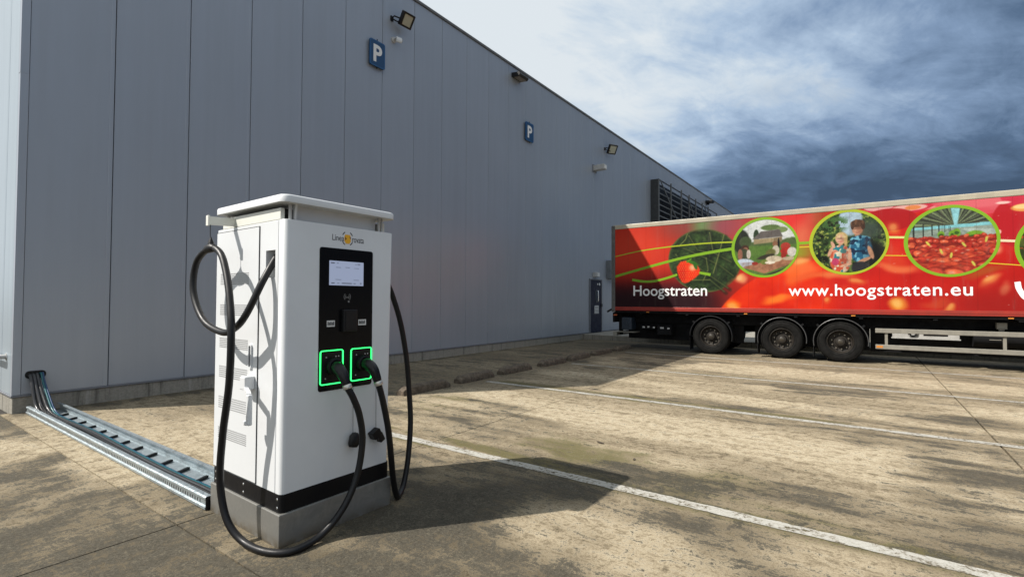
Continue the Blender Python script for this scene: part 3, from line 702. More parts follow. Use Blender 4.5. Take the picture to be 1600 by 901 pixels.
# main cabinet with a recessed cable outlet on each flank
def boolean(o, cutters):
    for c_ in cutters:
        md = o.modifiers.new('cut', 'BOOLEAN'); md.object = c_; md.operation = 'DIFFERENCE'; md.solver = 'EXACT'
    bpy.context.view_layer.update()
    me = bpy.data.meshes.new_from_object(o.evaluated_get(bpy.context.evaluated_depsgraph_get()))
    o.modifiers.clear(); old = o.data; o.data = me; bpy.data.meshes.remove(old)
    for c_ in cutters: bpy.data.objects.remove(c_)
body = obj('cabinet_body', cabinet_prism(.02, .875, .094, .968, .3225, 2.078, .008, .03, 3, bev=.004), M_WHITE, ch)
boolean(body, [obj('cutter', bx(-.05, .085, .130, .250, 1.705, 1.885), M_WHITE, ch), obj('cutter', bx(.82, 1.0, .130, .250, 1.705, 1.885), M_WHITE, ch)])
for s in range(2):
    x0, x1 = ((.021, .0845) if s == 0 else (.8205, .899))
    ob = nb(); box(ob, x0 + .02, x1, .1305, .2495, 1.7055, 1.7085)
    obj('outlet_recess', bx(.082, .0848, .131, .249, 1.706, 1.884) if s == 0 else bx(.8202, .823, .131, .249, 1.706, 1.884), mat('recess_grey', (.30, .305, .30), .5), ch)
g_ = nb(); lathe(g_, [(.0, -.0), (.038, 0), (.038, .025), (.031, .03), (.031, .055), (.026, .06), (.0, .061)], lambda a, c, x: (.082 - x * .6, .195 + a - x * .25, 1.845 + c - x * .8), 18); obj('cable_gland', g_, M_CHROME, ch, True)
g_ = nb(); lathe(g_, [(.0, -.0), (.038, 0), (.038, .025), (.031, .03), (.031, .055), (.026, .06), (.0, .061)], lambda a, c, x: (.823 + x * .6, .195 + a - x * .25, 1.845 + c - x * .8), 18); obj('cable_gland', g_, M_CHROME, ch, True)
front = obj('front_cover', cabinet_prism(.02, .875, .02, .0895, .3225, 2.080, .034, .03, 8, (1, 1, 0, 0), bev=.004), M_WHITE, ch, True)
# side door with its seam
obj('door_seal', bx(.0155, .03, .331, .966, .328, 2.056), M_DARKGAP, ch)
dr = obj('side_door', bx(.0135, .03, .3355, .9615, .3325, 2.0515, .0015), M_WHITE, ch)
for z0, z1 in ((1.665, 1.750), (1.443, 1.526), (1.206, 1.282), (.990, 1.078), (.765, .857), (.550, .632)):
    vb = nb(); nz = 6; ny = 27
    for i in range(ny):
        for j in range(nz):
            y = .468 + i * (.43 / ny); zc = z0 + (j + .5) * (z1 - z0) / nz
            box(vb, .0126, .0133, y, y + .0085, zc - .0038, zc + .0038)
    vo = obj('vent_holes', vb, mat('perforation_dark', (.17, .17, .17), .8), dr); vo['kind'] = 'stuff'
# flush lock slot and swing handle
sl_ = nb(); ring(sl_, rrect(.042, .165, .012), rrect(.026, .145, .010), lambda a, b, d_: (.0135 - d_, .418 + a, 1.172 + b), 0, .012); obj('lock_frame', sl_, M_WHITE, dr)
obj('lock_slot', prism(nb(), rrect(.030, .150, .010), lambda a, b, d_: (.0135 - d_, .418 + a, 1.172 + b), 0, .004), M_BLACKP, dr)
hb = nb(); box(hb, -.055, .0133, .355, .430, .955, 1.045, .008)
hd = obj('plug_holder', hb, M_WHITE, dr)
hb = nb(); bar(hb, (-.045, .36, .965), (-.07, .265, .935), .026, .03); box(hb, -.088, -.058, .235, .270, .745, .945, .008); box(hb, -.092, -.055, .255, .292, .745, .775, .006)
obj('swing_lever', hb, M_WHITE, dr)
# canopy roof on a recessed neck
cv = obj('canopy', cabinet_prism(-.012, .905, -.012, .955, 2.186, 2.236, .055, 0, 8, bev=.012), M_WHITE, ch, True)
nk = nb(); box(nk, .135, .79, .10, .90, 2.0775, 2.1865); obj('canopy_neck', nk, M_WHITE, ch)
for x_ in (.026, .84): obj('side_fascia', bx(x_, x_ + .029, .085, .90, 2.082, 2.158, .003), mat('off_white_fascia', (.66, .66, .60), .45, vary=.06), ch)
for (x_, y_) in ((.075, .055), (.79, .055), (.075, .92), (.79, .92)):
    b = nb(); tube(b, [(x_, y_, 2.074), (x_, y_, 2.19)], .011, 12); tube(b, [(x_ + .028, y_, 2.074), (x_ + .028, y_, 2.19)], .007, 10); obj('canopy_post', b, M_GREY, ch, True)
bk = nb(); prism(bk, [(.03, 2.079), (.05, 2.079), (.045, 2.187), (.015, 2.187)], lambda a, c, d_: (d_ + .10, a + .02, c), 0, .015); obj('canopy_bracket', bk, M_WHITE, ch)
obj('gap_shadow_box', bx(.056, .134, .11, .90, 2.0775, 2.16), M_DARKGAP, ch)
# cable retractor arm with its wire
ar = nb(); bar(ar, (.03, .715, 2.117), (-.155, .705, 2.106), .022, .058); box(ar, -.163, -.150, .688, .724, 2.070, 2.142, .002); obj('retractor_arm', ar, mat('off_white_fascia', (.66, .66, .60)), ch)
wr = nb(); tube(wr, [(-.142, .705, 2.10), (-.140, .703, 1.945)], .0028, 6); obj('retractor_wire', wr, M_BLACKP, ch)
# black panel
F = lambda cx, cz: (lambda a, b, d_: (cx + a, .02 - d_, cz + b))
pan = obj('touch_panel', prism(nb(), rrect(.432, .978, .016), F(.488, 1.428), -.004, .004), M_GLASSB, ch)
obj('panel_bezel', ring(nb(), rrect(.440, .986, .019), rrect(.4322, .9782, .016), F(.488, 1.428), -.004, .0025), M_BLACKP, ch)
scr = obj('screen', prism(nb(), rrect(.282, .171, .003, 2), F(.482, 1.747), .004, .0055), mat('lit_screen', (.02, .02, .025), .25, emit=s2l((166, 178, 206)), es=.52), ch)
sb = nb()
for (a, b, w, h) in ((-.115, .070, .030, .007), (-.075, .070, .014, .004), (.10, .070, .022, .006), (.075, .068, .010, .004), (-.112, -.070, .026, .006), (-.07, -.071, .016, .004), (0, -.070, .082, .006), (.065, -.070, .018, .005), (.118, -.068, .012, .008),
                     (-.07, .040, .040, .003), (0.005, .043, .036, .003), (.08, .040, .040, .003), (-.07, -.045, .046, .003), (.08, -.045, .046, .003)):
    prism(sb, [(a - w / 2, b - h / 2), (a + w / 2, b - h / 2), (a + w / 2, b + h / 2), (a - w / 2, b + h / 2)], F(.482, 1.747), .0055, .0062)
obj('screen_text', sb, mat('screen_ink', (.10, .11, .16), .4), scr)
# contactless symbol
nb_ = nb()
for s in (-1, 1):
    for rr in (.018, .029):
        po = [(s * rr * math.cos(R(a)), rr * math.sin(R(a))) for a in range(-50, 51, 20)]; pi_ = [(s * (rr - .004) * math.cos(R(a)), (rr - .004) * math.sin(R(a))) for a in range(50, -51, -20)]
        prism(nb_, po + pi_, F(.488, 1.582), .004, .0048)
prism(nb_, rrect(.022, .006, .002, 2), F(.490, 1.578), .004, .0048); prism(nb_, rrect(.014, .014, .003, 2), F(.500, 1.548), .004, .0048)
obj('contactless_symbol', nb_, mat('faded_symbol', (.16, .16, .16), .5), pan)
cr_ = nb(); box(cr_, .440, .556, -.016, .017, 1.335, 1.492, .006); box(cr_, .455, .541, -.021, -.0155, 1.350, 1.478, .002); obj('card_reader', cr_, mat('matt_black', (.008, .008, .009), .5, spec=.3), pan)
for x0, x1, z0, z1, s in ((.327, .389, 1.374, 1.417, 0), (.583, .650, 1.376, 1.418, 1)):
    lb = obj('socket_label', bx(x0, x1, .0145, .0162, z0, z1), M_LABEL, ch); lt = nb()
    for q in range(5): box(lt, x0 + .006 + q * .0105, x0 + .0135 + q * .0105, .0136, .0146, z0 + .010, z0 + .010 + (.020 if q % 2 else .024))
    obj('label_text', lt, M_INK, lb)
# plug holsters with green light frames
M_LED = mat('green_light_frame', (.02, .2, .05), .4, emit=(.03, 1.0, .17), es=1.9)
for cx, cz, w, h in ((.3675, 1.096, .182, .236), (.611, 1.094, .182, .236)):
    hs = obj('holster', prism(nb(), rrect(w - .03, h - .03, .012), F(cx, cz), .003, .010), mat('holster_black', (.006, .007, .007), .45, spec=.25), ch)
    ring_b = nb(); ring(ring_b, rrect(w, h, .018), rrect(w - .013, h - .013, .012), F(cx, cz), .0042, .0110); obj('light_frame', ring_b, M_LED, hs)
    db = nb()
    for a, b in ((-.045, .07), (.03, .072), (.052, .072), (-.05, -.075)): prism(db, ellipse(a, b, .005, .005, 8), F(cx, cz), .010, .0115)
    obj('bolt', db, M_GREY, hs)
    sk = nb(); lathe(sk, [(.058, .0), (.058, .03), (.046, .034), (.044, .012)], lambda a, c, x, cx=cx, cz=cz: (cx + .01 + a, .010 - x, cz + .005 + c), 22); obj('socket_ring', sk, M_BLACKP, hs, True)
# logo
lg = text_mesh('Linea', .094, .042, .0008); xf(lg, lambda a, b, c: (.364 + a, .0197 - c, 1.976 + b)); obj('logo_lettering', lg, M_INK, front)
lg = text_mesh('rovata', .100, .036, .0008); xf(lg, lambda a, b, c: (.526 + a, .0197 - c, 1.974 + b)); obj('logo_lettering', lg, M_INK, front)
bd = nb(); prism(bd, [(.487 + a, 1.995 + b) for a, b in ((-.021, .03), (.021, .03), (.027, .012), (.027, -.018), (.015, -.034), (-.013, -.034), (-.026, -.016), (-.026, .014))], lambda a, b, d_: (a, .0198 - d_, b), 0, .001)
bdo = obj('logo_badge', bd, mat('logo_yellow', (.80, .42, .02), .45), ch)
bl = nb(); prism(bl, [(.466, 2.010), (.480, 1.996), (.468, 1.984)], lambda a, b, d_: (a, .0188 - d_, b), 0, .0006); prism(bl, [(.502, 2.012), (.514, 2.008), (.510, 1.994)], lambda a, b, d_: (a, .0188 - d_, b), 0, .0006); obj('badge_mark', bl, mat('logo_brown', (.12, .03, .02), .5), bdo)
for a0, a1 in ((28, 62), (118, 152), (208, 242), (298, 332)):
    arcb = nb(); n_ = 6; po = [(.0515 * math.cos(R(a0 + (a1 - a0) * i / n_)) * .94, .0535 * math.sin(R(a0 + (a1 - a0) * i / n_))) for i in range(n_ + 1)]; pi_ = [(a * .87, b * .87) for a, b in po[::-1]]
    prism(arcb, po + pi_, F(.487, 1.997), .0002, .0010); obj('logo_arc', arcb, M_INK, front)
# hanging rubber caps
def cap(px_, pz, ztop, ang, kind):
    w_ = nb(); tube(w_, [(px_, .008, ztop), (px_ + .002, .006, pz + .035)], .0018, 5); o = obj('cap_cord', w_, M_INK, ch)
    b = nb(); mt = Matrix.Translation((px_, -.012, pz)) @ Matrix.Rotation(R(ang), 4, 'Y')
    if kind == 0: lathe(b, [(0, .052), (.024, .046), (.042, .022), (.044, -.026), (.034, -.05), (0, -.052)], lambda a, c, x: mt @ Vector((a, c * .75, x)), 8)
    else:
        prism(b, rrect(.074, .056, .006, 2), lambda a, c, d_: mt @ Vector((a - .014, d_, c + .018)), -.028, .026); prism(b, rrect(.046, .07, .006, 2), lambda a, c, d_: mt @ Vector((a + .010, d_, c - .032)), -.02, .022)
    obj('rubber_cap', b, M_BLACKP, ch, kind == 0)
cap(.540, .565, .95, 10, 0); cap(.742, .560, .96, -28, 1)

# charging cables (each a thing of its own, laid out in the cabinet's frame)
def charging_cable(label, pts, plug_n, hang=None):
    t = thing('charging_cable', label, 'cable', CO, CROT, None)
    P = spline(pts[:len(pts) - plug_n + 1], 9)
    b = nb(); tube(b, P, .0225, 14); obj('cable', b, M_RUBBER, t, True)
    e = [Vector(p) for p in pts[len(pts) - plug_n:]]
    d = (e[1] - e[0]).normalized()
    c = nb(); s0 = e[0]; q = d.orthogonal().normalized(); w = d.cross(q)
    lathe(c, [(0, -.006), (.0285, -.006), (.031, 0), (.031, .022), (.0285, .026), (0, .026)], lambda a, bb_, x: s0 + q * a + w * bb_ + d * x, 20); obj('collar', c, mat('collar_alloy', (.55, .53, .47), .35, metal=.8), t, True)
    h = spline(e, 8); n = len(h)
    rad = [.0265 + .0165 * math.sin(min(1, i / n * 1.25) * math.pi * .5) - (.008 if i > n - 3 else 0) for i in range(n)]
    b = nb(); tube(b, h, rad, 16); po = obj('plug', b, mat('plug_black', (.007, .007, .008), .32, spec=.35, vary=.2, vscale=30), t, True)
    for j in (-.012, .012):
        gb = nb(); tube(gb, [h[k] + Vector((j, -rad[k] * .93, rad[k] * .25)) for k in range(3, n - 3)], .004, 6); obj('grip_rib', gb, M_BLACKP, po, True)
    if hang:
        hg = nb(); i0 = min(range(len(P)), key=lambda i: (P[i] - Vector(hang)).length)
        tube(hg, P[i0 - 3:i0 + 4], [.024, .029, .031, .032, .031, .029, .024], 14); lathe(hg, [(.028, -.0), (.022, .03), (.010, .052), (.006, .065), (0, .066)], lambda a, c, x: P[i0] + Vector((a * .8, c, x + .012)), 12)
        obj('hanger_clip', hg, M_BLACKP, t, True)
    return t
charging_cable('thick black charging cable looped over retractor wire and resting on ground', [(.075, .21, 1.85), (.045, .20, 1.81), (-.040, .173, 1.675), (-.110, .231, 1.468), (-.125, .349, 1.374), (-.140, .494, 1.340), (-.160, .737, 1.415), (-.160, .915, 1.616), (-.150, .896, 1.823), (-.140, .717, 1.914), (-.130, .574, 1.877), (-.140, .456, 1.742), (-.165, .338, 1.550), (-.185, .268, 1.347), (-.185, .285, 1.021), (-.185, .361, .687), (-.183, .390, .394), (-.165, .335, .165), (-.125, .215, .045), (-.085, .0, .0225), (.015, -.125, .0225), (.204, -.130, .045), (.354, -.150, .170), (.455, -.160, .354), (.495, -.165, .584), (.475, -.160, .762), (.429, -.150, .891), (.396, -.133, .962), (.383, -.104, 1.039), (.378, -.060, 1.085), (.377, -.005, 1.101)], 4, (-.140, .705, 1.915))
charging_cable('thick black charging cable hanging down on the shaded flank beyond cabinet', [(.83, .195, 1.84), (.90, .195, 1.79), (1.0, .20, 1.69), (1.08, .20, 1.53), (1.14, .19, 1.338), (1.191, .18, 1.067), (1.214, .17, .796), (1.215, .15, .528), (1.165, .12, .253), (1.095, .09, .075), (1.02, .05, .0235), (.945, .0, .04), (.872, -.045, .190), (.800, -.10, .411), (.748, -.13, .615), (.693, -.14, .812), (.656, -.132, .952), (.634, -.104, 1.052), (.624, -.060, 1.088), (.621, -.005, 1.100)], 4)

# ================================================================== CABLE TRAY
TX0, TX1, TY0, TY1 = 1.728, 2.07, 3.985, 9.27
tr = thing('cable_tray', 'galvanised perforated cable tray on ground between warehouse corner and cabinet', 'cable tray', (1.88, 6.6, 0))
TO = (1.88, 6.6, 0)
def rail(xo, s):
    """channel rail: web with in-turned lips, s=+1 lips point to +x"""
    pr = [(0, 0), (.034 * s, 0), (.034 * s, .006), (.004 * s, .006), (.004 * s, .094), (.030 * s, .094), (.030 * s, .086), (.034 * s, .086), (.034 * s, .100), (0, .100), (-.010 * s, .092), (-.010 * s, .078), (0, .068), (0, .032), (-.012 * s, .024), (-.012 * s, .006)]
    b = nb(); prism(b, pr, lambda a, c, d_: (xo + a, d_, c + .002), TY0, TY1); return b
for xo, s in ((TX0, 1), (TX1, -1)):
    ro = obj('side_rail', rail(xo, s), M_STEEL, tr, off=TO)
    pb = nb(); n = 120
    for i in range(n):
        y = TY0 + .10 + i * (TY1 - TY0 - .2) / n
        box(pb, xo - .0008 if s > 0 else xo - .003, xo + .003 if s > 0 else xo + .0008, y, y + .014, .038, .064)
    pf = obj('perforation', pb, M_DARKGAP, ro, off=TO); pf['kind'] = 'stuff'
    obj('rail_end', bx(xo - .008, xo + .03 if s > 0 else xo + .008, TY0 - .006, TY0 + .002, .004, .100, .002) if s > 0 else bx(xo - .03, xo + .008, TY0 - .006, TY0 + .002, .004, .100, .002), M_BLACKP, ro, off=TO)
obj('tray_floor', bx(TX0 + .0345, TX1 - .0345, TY0, TY1 - .1, .010, .016), M_STEEL, tr, off=TO)
for i in range(13):
    y = TY0 + .25 + i * .365
    b = nb(); bar(b, (1.905, y, .026), (2.02, y + .055, .030), .024, .022); obj('cable_tie', b, M_BLACKP, tr, off=TO)
# power cables out of the wall into the tray
def power_cable(x0, z0, x1, x2, r, m, label, zf=.04, yb=9.0):
    pts = [(x0, WALL_Y - .005, z0), (x0 + .005, WALL_Y - .05, z0 - .01), (x0 + (x1 - x0) * .25, WALL_Y - .15, z0 - .13), (x0 + (x1 - x0) * .7, yb + .12, zf + .12), (x1, yb, zf + .035), (x1 + .005, yb - .18, zf), (x1, 8.2, zf), (x1 + .02, 7.2, zf), (x2, 6.0, zf), (x2 - .012, 5.0, zf), (x2, 4.4, zf), (x2, 3.975, zf)]
    b = nb(); tube(b, spline(pts, 8), r, 12); o = obj('power_cable', b, m, None, True)
    tag(o, label, 'cable', 'power cables in the tray'); return o
M_COND = mat('grey_black_conduit', (.030, .030, .032), .30, vary=.3, vscale=12)
power_cable(1.765, .505, 1.788, 1.786, .021, M_COND, 'dark grey conduit hugging the near rail of the cable tray')
power_cable(1.80, .512, 1.832, 1.828, .020, M_COND, 'dark grey conduit in the middle of the three in cable tray', yb=8.95)
power_cable(1.835, .515, 1.874, 1.868, .019, M_COND, 'dark grey conduit lying next to the teal cable', yb=8.90)
power_cable(1.822, .487, 1.812, 1.808, .012, M_BLACKP, 'thin black cable lying on top between the conduits', zf=.068, yb=8.98)
power_cable(1.875, .522, 1.908, 1.902, .013, mat('teal_cable_sheath', (.006, .085, .10), .35), 'teal sheathed cable beside the dark conduits', zf=.032, yb=8.86)
power_cable(1.893, .530, 1.928, 1.921, .009, mat('blue_cable_sheath', (.008, .04, .11), .35), 'thin blue sheathed cable outermost of the bundle', zf=.028, yb=8.84)

# ================================================================== TRAILER
SX = 15.42; SY = 6.825; TL = 13.6; TW = 2.55
TRO = (16.7, 0.0, 0.0)
tl = thing('semi_trailer', 'long red fruit-printed semi-trailer with three axles parked by warehouse', 'trailer', TRO)
def tobj(name, bm, m, parent=None, smooth=False): return obj(name, bm, m, parent or tl, smooth, off=TRO)
def W(s): return SY - s
tobj('cargo_box', bx(SX + .012, SX + TW, W(TL), W(.03), 1.26, 4.0, .01), M_TRAILW)
tobj('top_rail', bx(SX - .012, SX + .10, W(TL), W(.0), 3.925, 4.07, .02), M_CREAM)
tobj('roof_cap', bx(SX + .101, SX + TW - .02, W(TL), W(.0), 3.99, 4.055, .01), M_CREAM)
b = nb(); box(b, SX - .012, SX + .06, W(TL), W(.0), 1.25, 1.372, .006); box(b, SX - .020, SX - .011, W(TL), W(.02), 1.300, 1.318, .003); tobj('bottom_rail', b, M_RED)
b = nb(); box(b, SX - .022, SX + .08, W(.10), W(-.03), 1.20, 4.055, .012); tobj('rear_post', b, mat('rear_frame_grey', (.11, .105, .10), .5, vary=.3))
tobj('rear_door', bx(SX + .09, SX + TW - .05, W(.03) + .001, W(-.05), 1.22, 4.02, .01), M_TRAILW)
# ---- printed side, painted into a fine grid
def make_print():
    step = .0125; S1 = TL; nx = int(S1 / step) + 1; z0, z1 = 1.372, 3.926; nz = int((z1 - z0) / step) + 1
    # fine where it is seen, coarse further forward
    s = np.concatenate([np.linspace(.09, 10.3, 818), np.linspace(10.4, TL - .01, 60)]); zc = np.linspace(z0, z1, nz)
    S, Z = np.meshgrid(s, zc)
    col = np.zeros(S.shape + (3,))
    def c3(c): return np.array(c, float) / 255.0
    def bl(mask, c): 
        nonlocal col
        mask = np.clip(mask, 0, 1)[..., None]; col = col * (1 - mask) + (c3(c) if not isinstance(c, np.ndarray) else c) * mask
    wS = S + (fbm(S * 1.2, Z * 1.2, 3, 2) - .5) * .5; wZ = Z + (fbm(S * 1.2, Z * 1.2, 3, 6) - .5) * .5
    def el(cx, cz, rx, rz, soft=.25, warp=False, ang=0):
        A, B = (wS, wZ) if warp else (S, Z); c_, s_ = math.cos(R(ang)), math.sin(R(ang)); dx, dz = A - cx, B - cz
        d = np.hypot((dx * c_ + dz * s_) / rx, (-dx * s_ + dz * c_) / rz); return 1 - sstep(1 - soft, 1 + soft, d)
    # base: red to maroon on the tail
    col[:] = c3((190, 52, 36))
    bl(sstep(2.9, 1.5, Z) * sstep(4.6, 2.6, S), (62, 16, 22))
    bl(sstep(2.3, 1.5, Z) * sstep(3.8, 2.4, S), (40, 12, 20))
    bl(el(.6, 3.2, 1.3, .7, .8), (214, 74, 52))
    bl(el(2.6, 3.9, .9, .5, .8) * .9, (140, 76, 70)); bl(el(3.1, 3.85, .45, .75, .7), (112, 148, 96)); bl(el(3.6, 3.75, .5, .35, .8), (150, 84, 92)); bl(el(4.1, 3.6, .5, .5, .8) * .6, (176, 80, 84))
    bl(el(5.3, 3.75, .55, .35, .5), (220, 66, 62)); bl(el(5.6, 3.3, .3, .4, .7), (228, 130, 100)); bl(el(6.0, 3.85, .35, .3, .7), (216, 150, 120)); bl(el(5.95, 3.7, .16, .45, .8) * .8, (140, 150, 80))
    bl(el(4.1, 2.95, .5, .3, .8) * .7, (110, 120, 50)); bl(el(5.5, 2.9, .35, .2, .8), (150, 160, 60))
    # big leaf
    leaf = np.clip(el(2.92, 2.78, 1.05, .93, .03, False, -18) * (.6 + .8 * el(2.92, 2.80, 1.10, .97, .10, True, -18)), 0, 1); leaf = leaf * (S < 4.6)
    L = fbm(S * 5, Z * 5, 4, 11)
    lc = c3((46, 62, 36)) + (L[..., None] - .5) * c3((60, 76, 40)) + (fbm(S * 22, Z * 22, 3, 12)[..., None] - .5) * c3((40, 48, 28)); 
    bl(leaf, np.clip(lc, 0, 1)); bl(leaf * (1 - el(2.92, 2.78, 1.025, .905, .03, False, -18)) * .6, (128, 120, 70))
    def stroke(pts, w, c, m=1.0, soft=.5):
        best = np.full(S.shape, 9.0)
        for (a0, b0), (a1, b1) in zip(pts[:-1], pts[1:]):
            dx, dz = a1 - a0, b1 - b0; t = np.clip(((S - a0) * dx + (Z - b0) * dz) / (dx * dx + dz * dz + 1e-9), 0, 1)
            best = np.minimum(best, np.hypot(S - a0 - t * dx, Z - b0 - t * dz))
        bl((1 - sstep(w * (1 - soft), w * (1 + soft), best)) * m, c)
    for v in (((1.98, 3.3), (2.3, 3.2), (2.8, 2.95), (3.4, 2.6), (3.75, 2.3)), ((2.2, 3.25), (2.4, 3.45), (2.45, 3.6)), ((2.1, 3.0), (2.25, 2.8), (2.2, 2.5)), ((3.0, 2.85), (3.05, 2.5), (2.9, 2.15)), ((2.5, 3.55), (2.75, 3.1), (3.3, 2.95)), ((3.1, 3.6), (3.2, 3.0), (3.7, 2.7)), ((2.15, 2.6), (2.8, 2.55), (3.6, 1.95)), ((2.6, 2.2), (3.1, 2.2), (3.5, 1.85)), ((3.5, 3.5), (3.4, 3.1), (3.2, 2.4))):
        stroke(v, .017, (132, 138, 84), .8); stroke([(a_ + .05, b_ - .05) for a_, b_ in v], .05, (20, 32, 18), .5, .9)
    # large tomato and its glossy blobs
    tom = el(6.1, -.1, 3.15, 2.78, .012); T = fbm(S * 1.1, Z * 1.4, 4, 21)
    tc = c3((226, 62, 26)) + (T[..., None] - .5) * c3((70, 60, 30))
    right = sstep(5.6, 8.2, S)[..., None]; tc = tc * (1 - right) + (c3((186, 40, 32)) + (T[..., None] - .5) * c3((50, 30, 24))) * right
    bl(tom, np.clip(tc, 0, 1))
    rr = (S > 4.7); bl(sstep(5.2, 6.4, S) * 1.0, np.clip(c3((188, 42, 34)) * .9 + (T[..., None] - .5) * c3((60, 36, 26)) + c3((18, 0, 0)), 0, 1))
    bl(tom * sstep(6.6, 5.6, S), np.clip(tc, 0, 1))
    for a in ((4.05, 2.12, .13, .10, (250, 190, 150)), (4.0, 2.13, .06, .05, (255, 240, 225)), (3.75, 1.56, .16, .14, (250, 150, 50)), (3.85, 1.48, .08, .06, (255, 205, 110)), (5.35, 2.45, .30, .16, (244, 130, 70)), (5.45, 2.6, .14, .10, (246, 176, 120)), (5.6, 2.35, .3, .2, (240, 120, 70)), (5.0, 1.56, .35, .10, (250, 140, 60)),
              (5.3, 2.2, .16, .22, (236, 110, 54)), (5.9, 2.15, .55, .1, (226, 104, 60)), (6.3, 2.12, .3, .07, (232, 140, 90)), (7.35, 2.6, .3, .35, (206, 70, 44)), (7.5, 3.4, .16, .16, (216, 130, 60)), (7.5, 3.42, .1, .1, (226, 160, 90)), (7.4, 2.35, .35, .1, (226, 120, 80)), (6.6, 1.85, .22, .08, (230, 110, 60)), (7.55, 1.52, .13, .12, (236, 176, 70)), (7.55, 1.52, .06, .06, (250, 220, 130)), (8.45, 1.45, .11, .08, (230, 170, 80)), (8.2, 1.55, .25, .1, (206, 90, 56)),
              (9.15, 2.0, .14, .1, (224, 140, 90)), (9.0, 2.25, .3, .12, (170, 84, 40)), (9.45, 1.85, .08, .06, (226, 150, 110)), (9.3, 2.75, .1, .1, (240, 200, 150)), (6.95, 1.95, .8, .18, (196, 40, 30))):
        bl(el(a[0], a[1], a[2], a[3], .7, True) * .9, a[4])
    bl(sstep(2.2, 1.5, Z) * sstep(7.6, 9.2, S) * .8, (150, 34, 30))
    # pink flesh along the top
    pk = sstep(3.58, 3.82, wZ + .12 * np.sin(S * 2.1)) * sstep(6.9, 7.3, S); bl(pk, (206, 62, 78))
    bl(el(9.0, 3.65, .55, .45, .6, True), (214, 84, 92)); bl(el(9.5, 3.35, .35, .55, .5, True), (196, 50, 56)); bl(el(8.0, 3.85, .28, .07, .5), (240, 190, 180)); bl(el(7.95, 3.84, .12, .05, .5), (226, 150, 90)); bl(el(7.4, 3.82, .35, .07, .6), (226, 170, 160)); bl(el(9.7, 3.62, .22, .10, .5), (236, 170, 110)); bl(el(9.35, 3.7, .2, .05, .6), (250, 220, 200)); bl(el(9.9, 3.3, .2, .1, .6), (222, 140, 70))
    for a in ((7.55, 4.12, .85, .42, .03, (196, 54, 74)), (7.15, 3.93, .30, .09, .1, (232, 186, 182)), (7.75, 3.86, .34, .075, .08, (238, 196, 186)), (7.82, 3.855, .15, .055, .15, (222, 140, 84)), (9.15, 4.1, 1.05, .52, .03, (214, 92, 104)), (9.05, 3.95, .8, .22, .2, (226, 120, 128)), (9.62, 3.35, .42, .55, .04, (178, 36, 44)), (9.95, 3.95, .6, .33, .03, (204, 60, 84)),
              (9.78, 3.66, .26, .09, .12, (238, 178, 104)), (9.72, 3.68, .16, .05, .2, (250, 222, 160)), (9.40, 3.80, .12, .03, .3, (252, 224, 214)), (9.92, 3.22, .18, .08, .2, (226, 150, 74)), (9.33, 3.15, .03, .05, .3, (250, 210, 196)), (7.35, 3.60, .55, .28, .05, (166, 30, 34))):
        bl(el(a[0], a[1], a[2], a[3], a[4]) * .92, a[5])
    for a in ((7.5, 3.36, .17, .15), (5.42, 2.55, .15, .11), (7.55, 1.53, .14, .11), (8.45, 1.45, .12, .08), (9.14, 2.0, .13, .08), (4.03, 2.13, .12, .10), (3.76, 1.54, .15, .13), (6.1, 1.62, .10, .07), (6.62, 2.02, .16, .07)):
        bl(el(a[0], a[1], a[2], a[3], .5, True) * .4, (226, 140, 74)); bl(el(a[0] - .02, a[1] + .02, a[2] * .6, a[3] * .6, .6, True) * .5, (240, 190, 120))
    spk = vnoise(S * 14, Z * 14, 4); bl((spk > .965) * (S > 7.0) * .5, (240, 190, 180))
    # small strawberry with calyx
    def cpoly(p, soft=.03):
        d = np.full(S.shape, 9.0); n = len(p)
        for i in range(n):
            x0, y0 = p[i]; x1, y1 = p[(i + 1) % n]; l = math.hypot(x1 - x0, y1 - y0)
            d = np.minimum(d, ((x1 - x0) * (Z - y0) - (y1 - y0) * (S - x0)) / l)
        return sstep(-soft, soft, d)
    st = cpoly([(2.13, 2.62), (2.14, 2.48), (2.20, 2.28), (2.28, 2.15), (2.36, 2.11), (2.46, 2.13), (2.66, 2.25), (2.80, 2.38), (2.82, 2.48), (2.76, 2.62), (2.62, 2.74), (2.42, 2.80), (2.24, 2.77)])
    bl(st, (232, 62, 34)); bl(el(2.60, 2.58, .09, .09, .8) * st, (255, 190, 150)); bl(el(2.28, 2.35, .12, .25, .8) * st * .5, (170, 20, 16))
    sd = ((np.abs((S * 15 + np.floor(Z * 15) * .5) % 1 - .5) < .22) & (np.abs((Z * 15) % 1 - .5) < .2)); bl(sd * st * .55, (250, 170, 90))
    bl(el(2.58, 2.74, .20, .05, .3, False, -25), (62, 110, 40)); bl(el(2.68, 2.64, .05, .13, .3, False, 20), (52, 100, 36)); bl(el(2.50, 2.80, .10, .03, .3, False, 40), (90, 140, 50))
    lum = col.mean(-1, keepdims=True); col = np.clip(lum + (col - lum) * 1.18, 0, 1)
    # --- round pictures
    def disc(cx, cz, r): return (S - cx) / r, (Z - cz) / r, (np.hypot(S - cx, Z - cz) < r + .02)
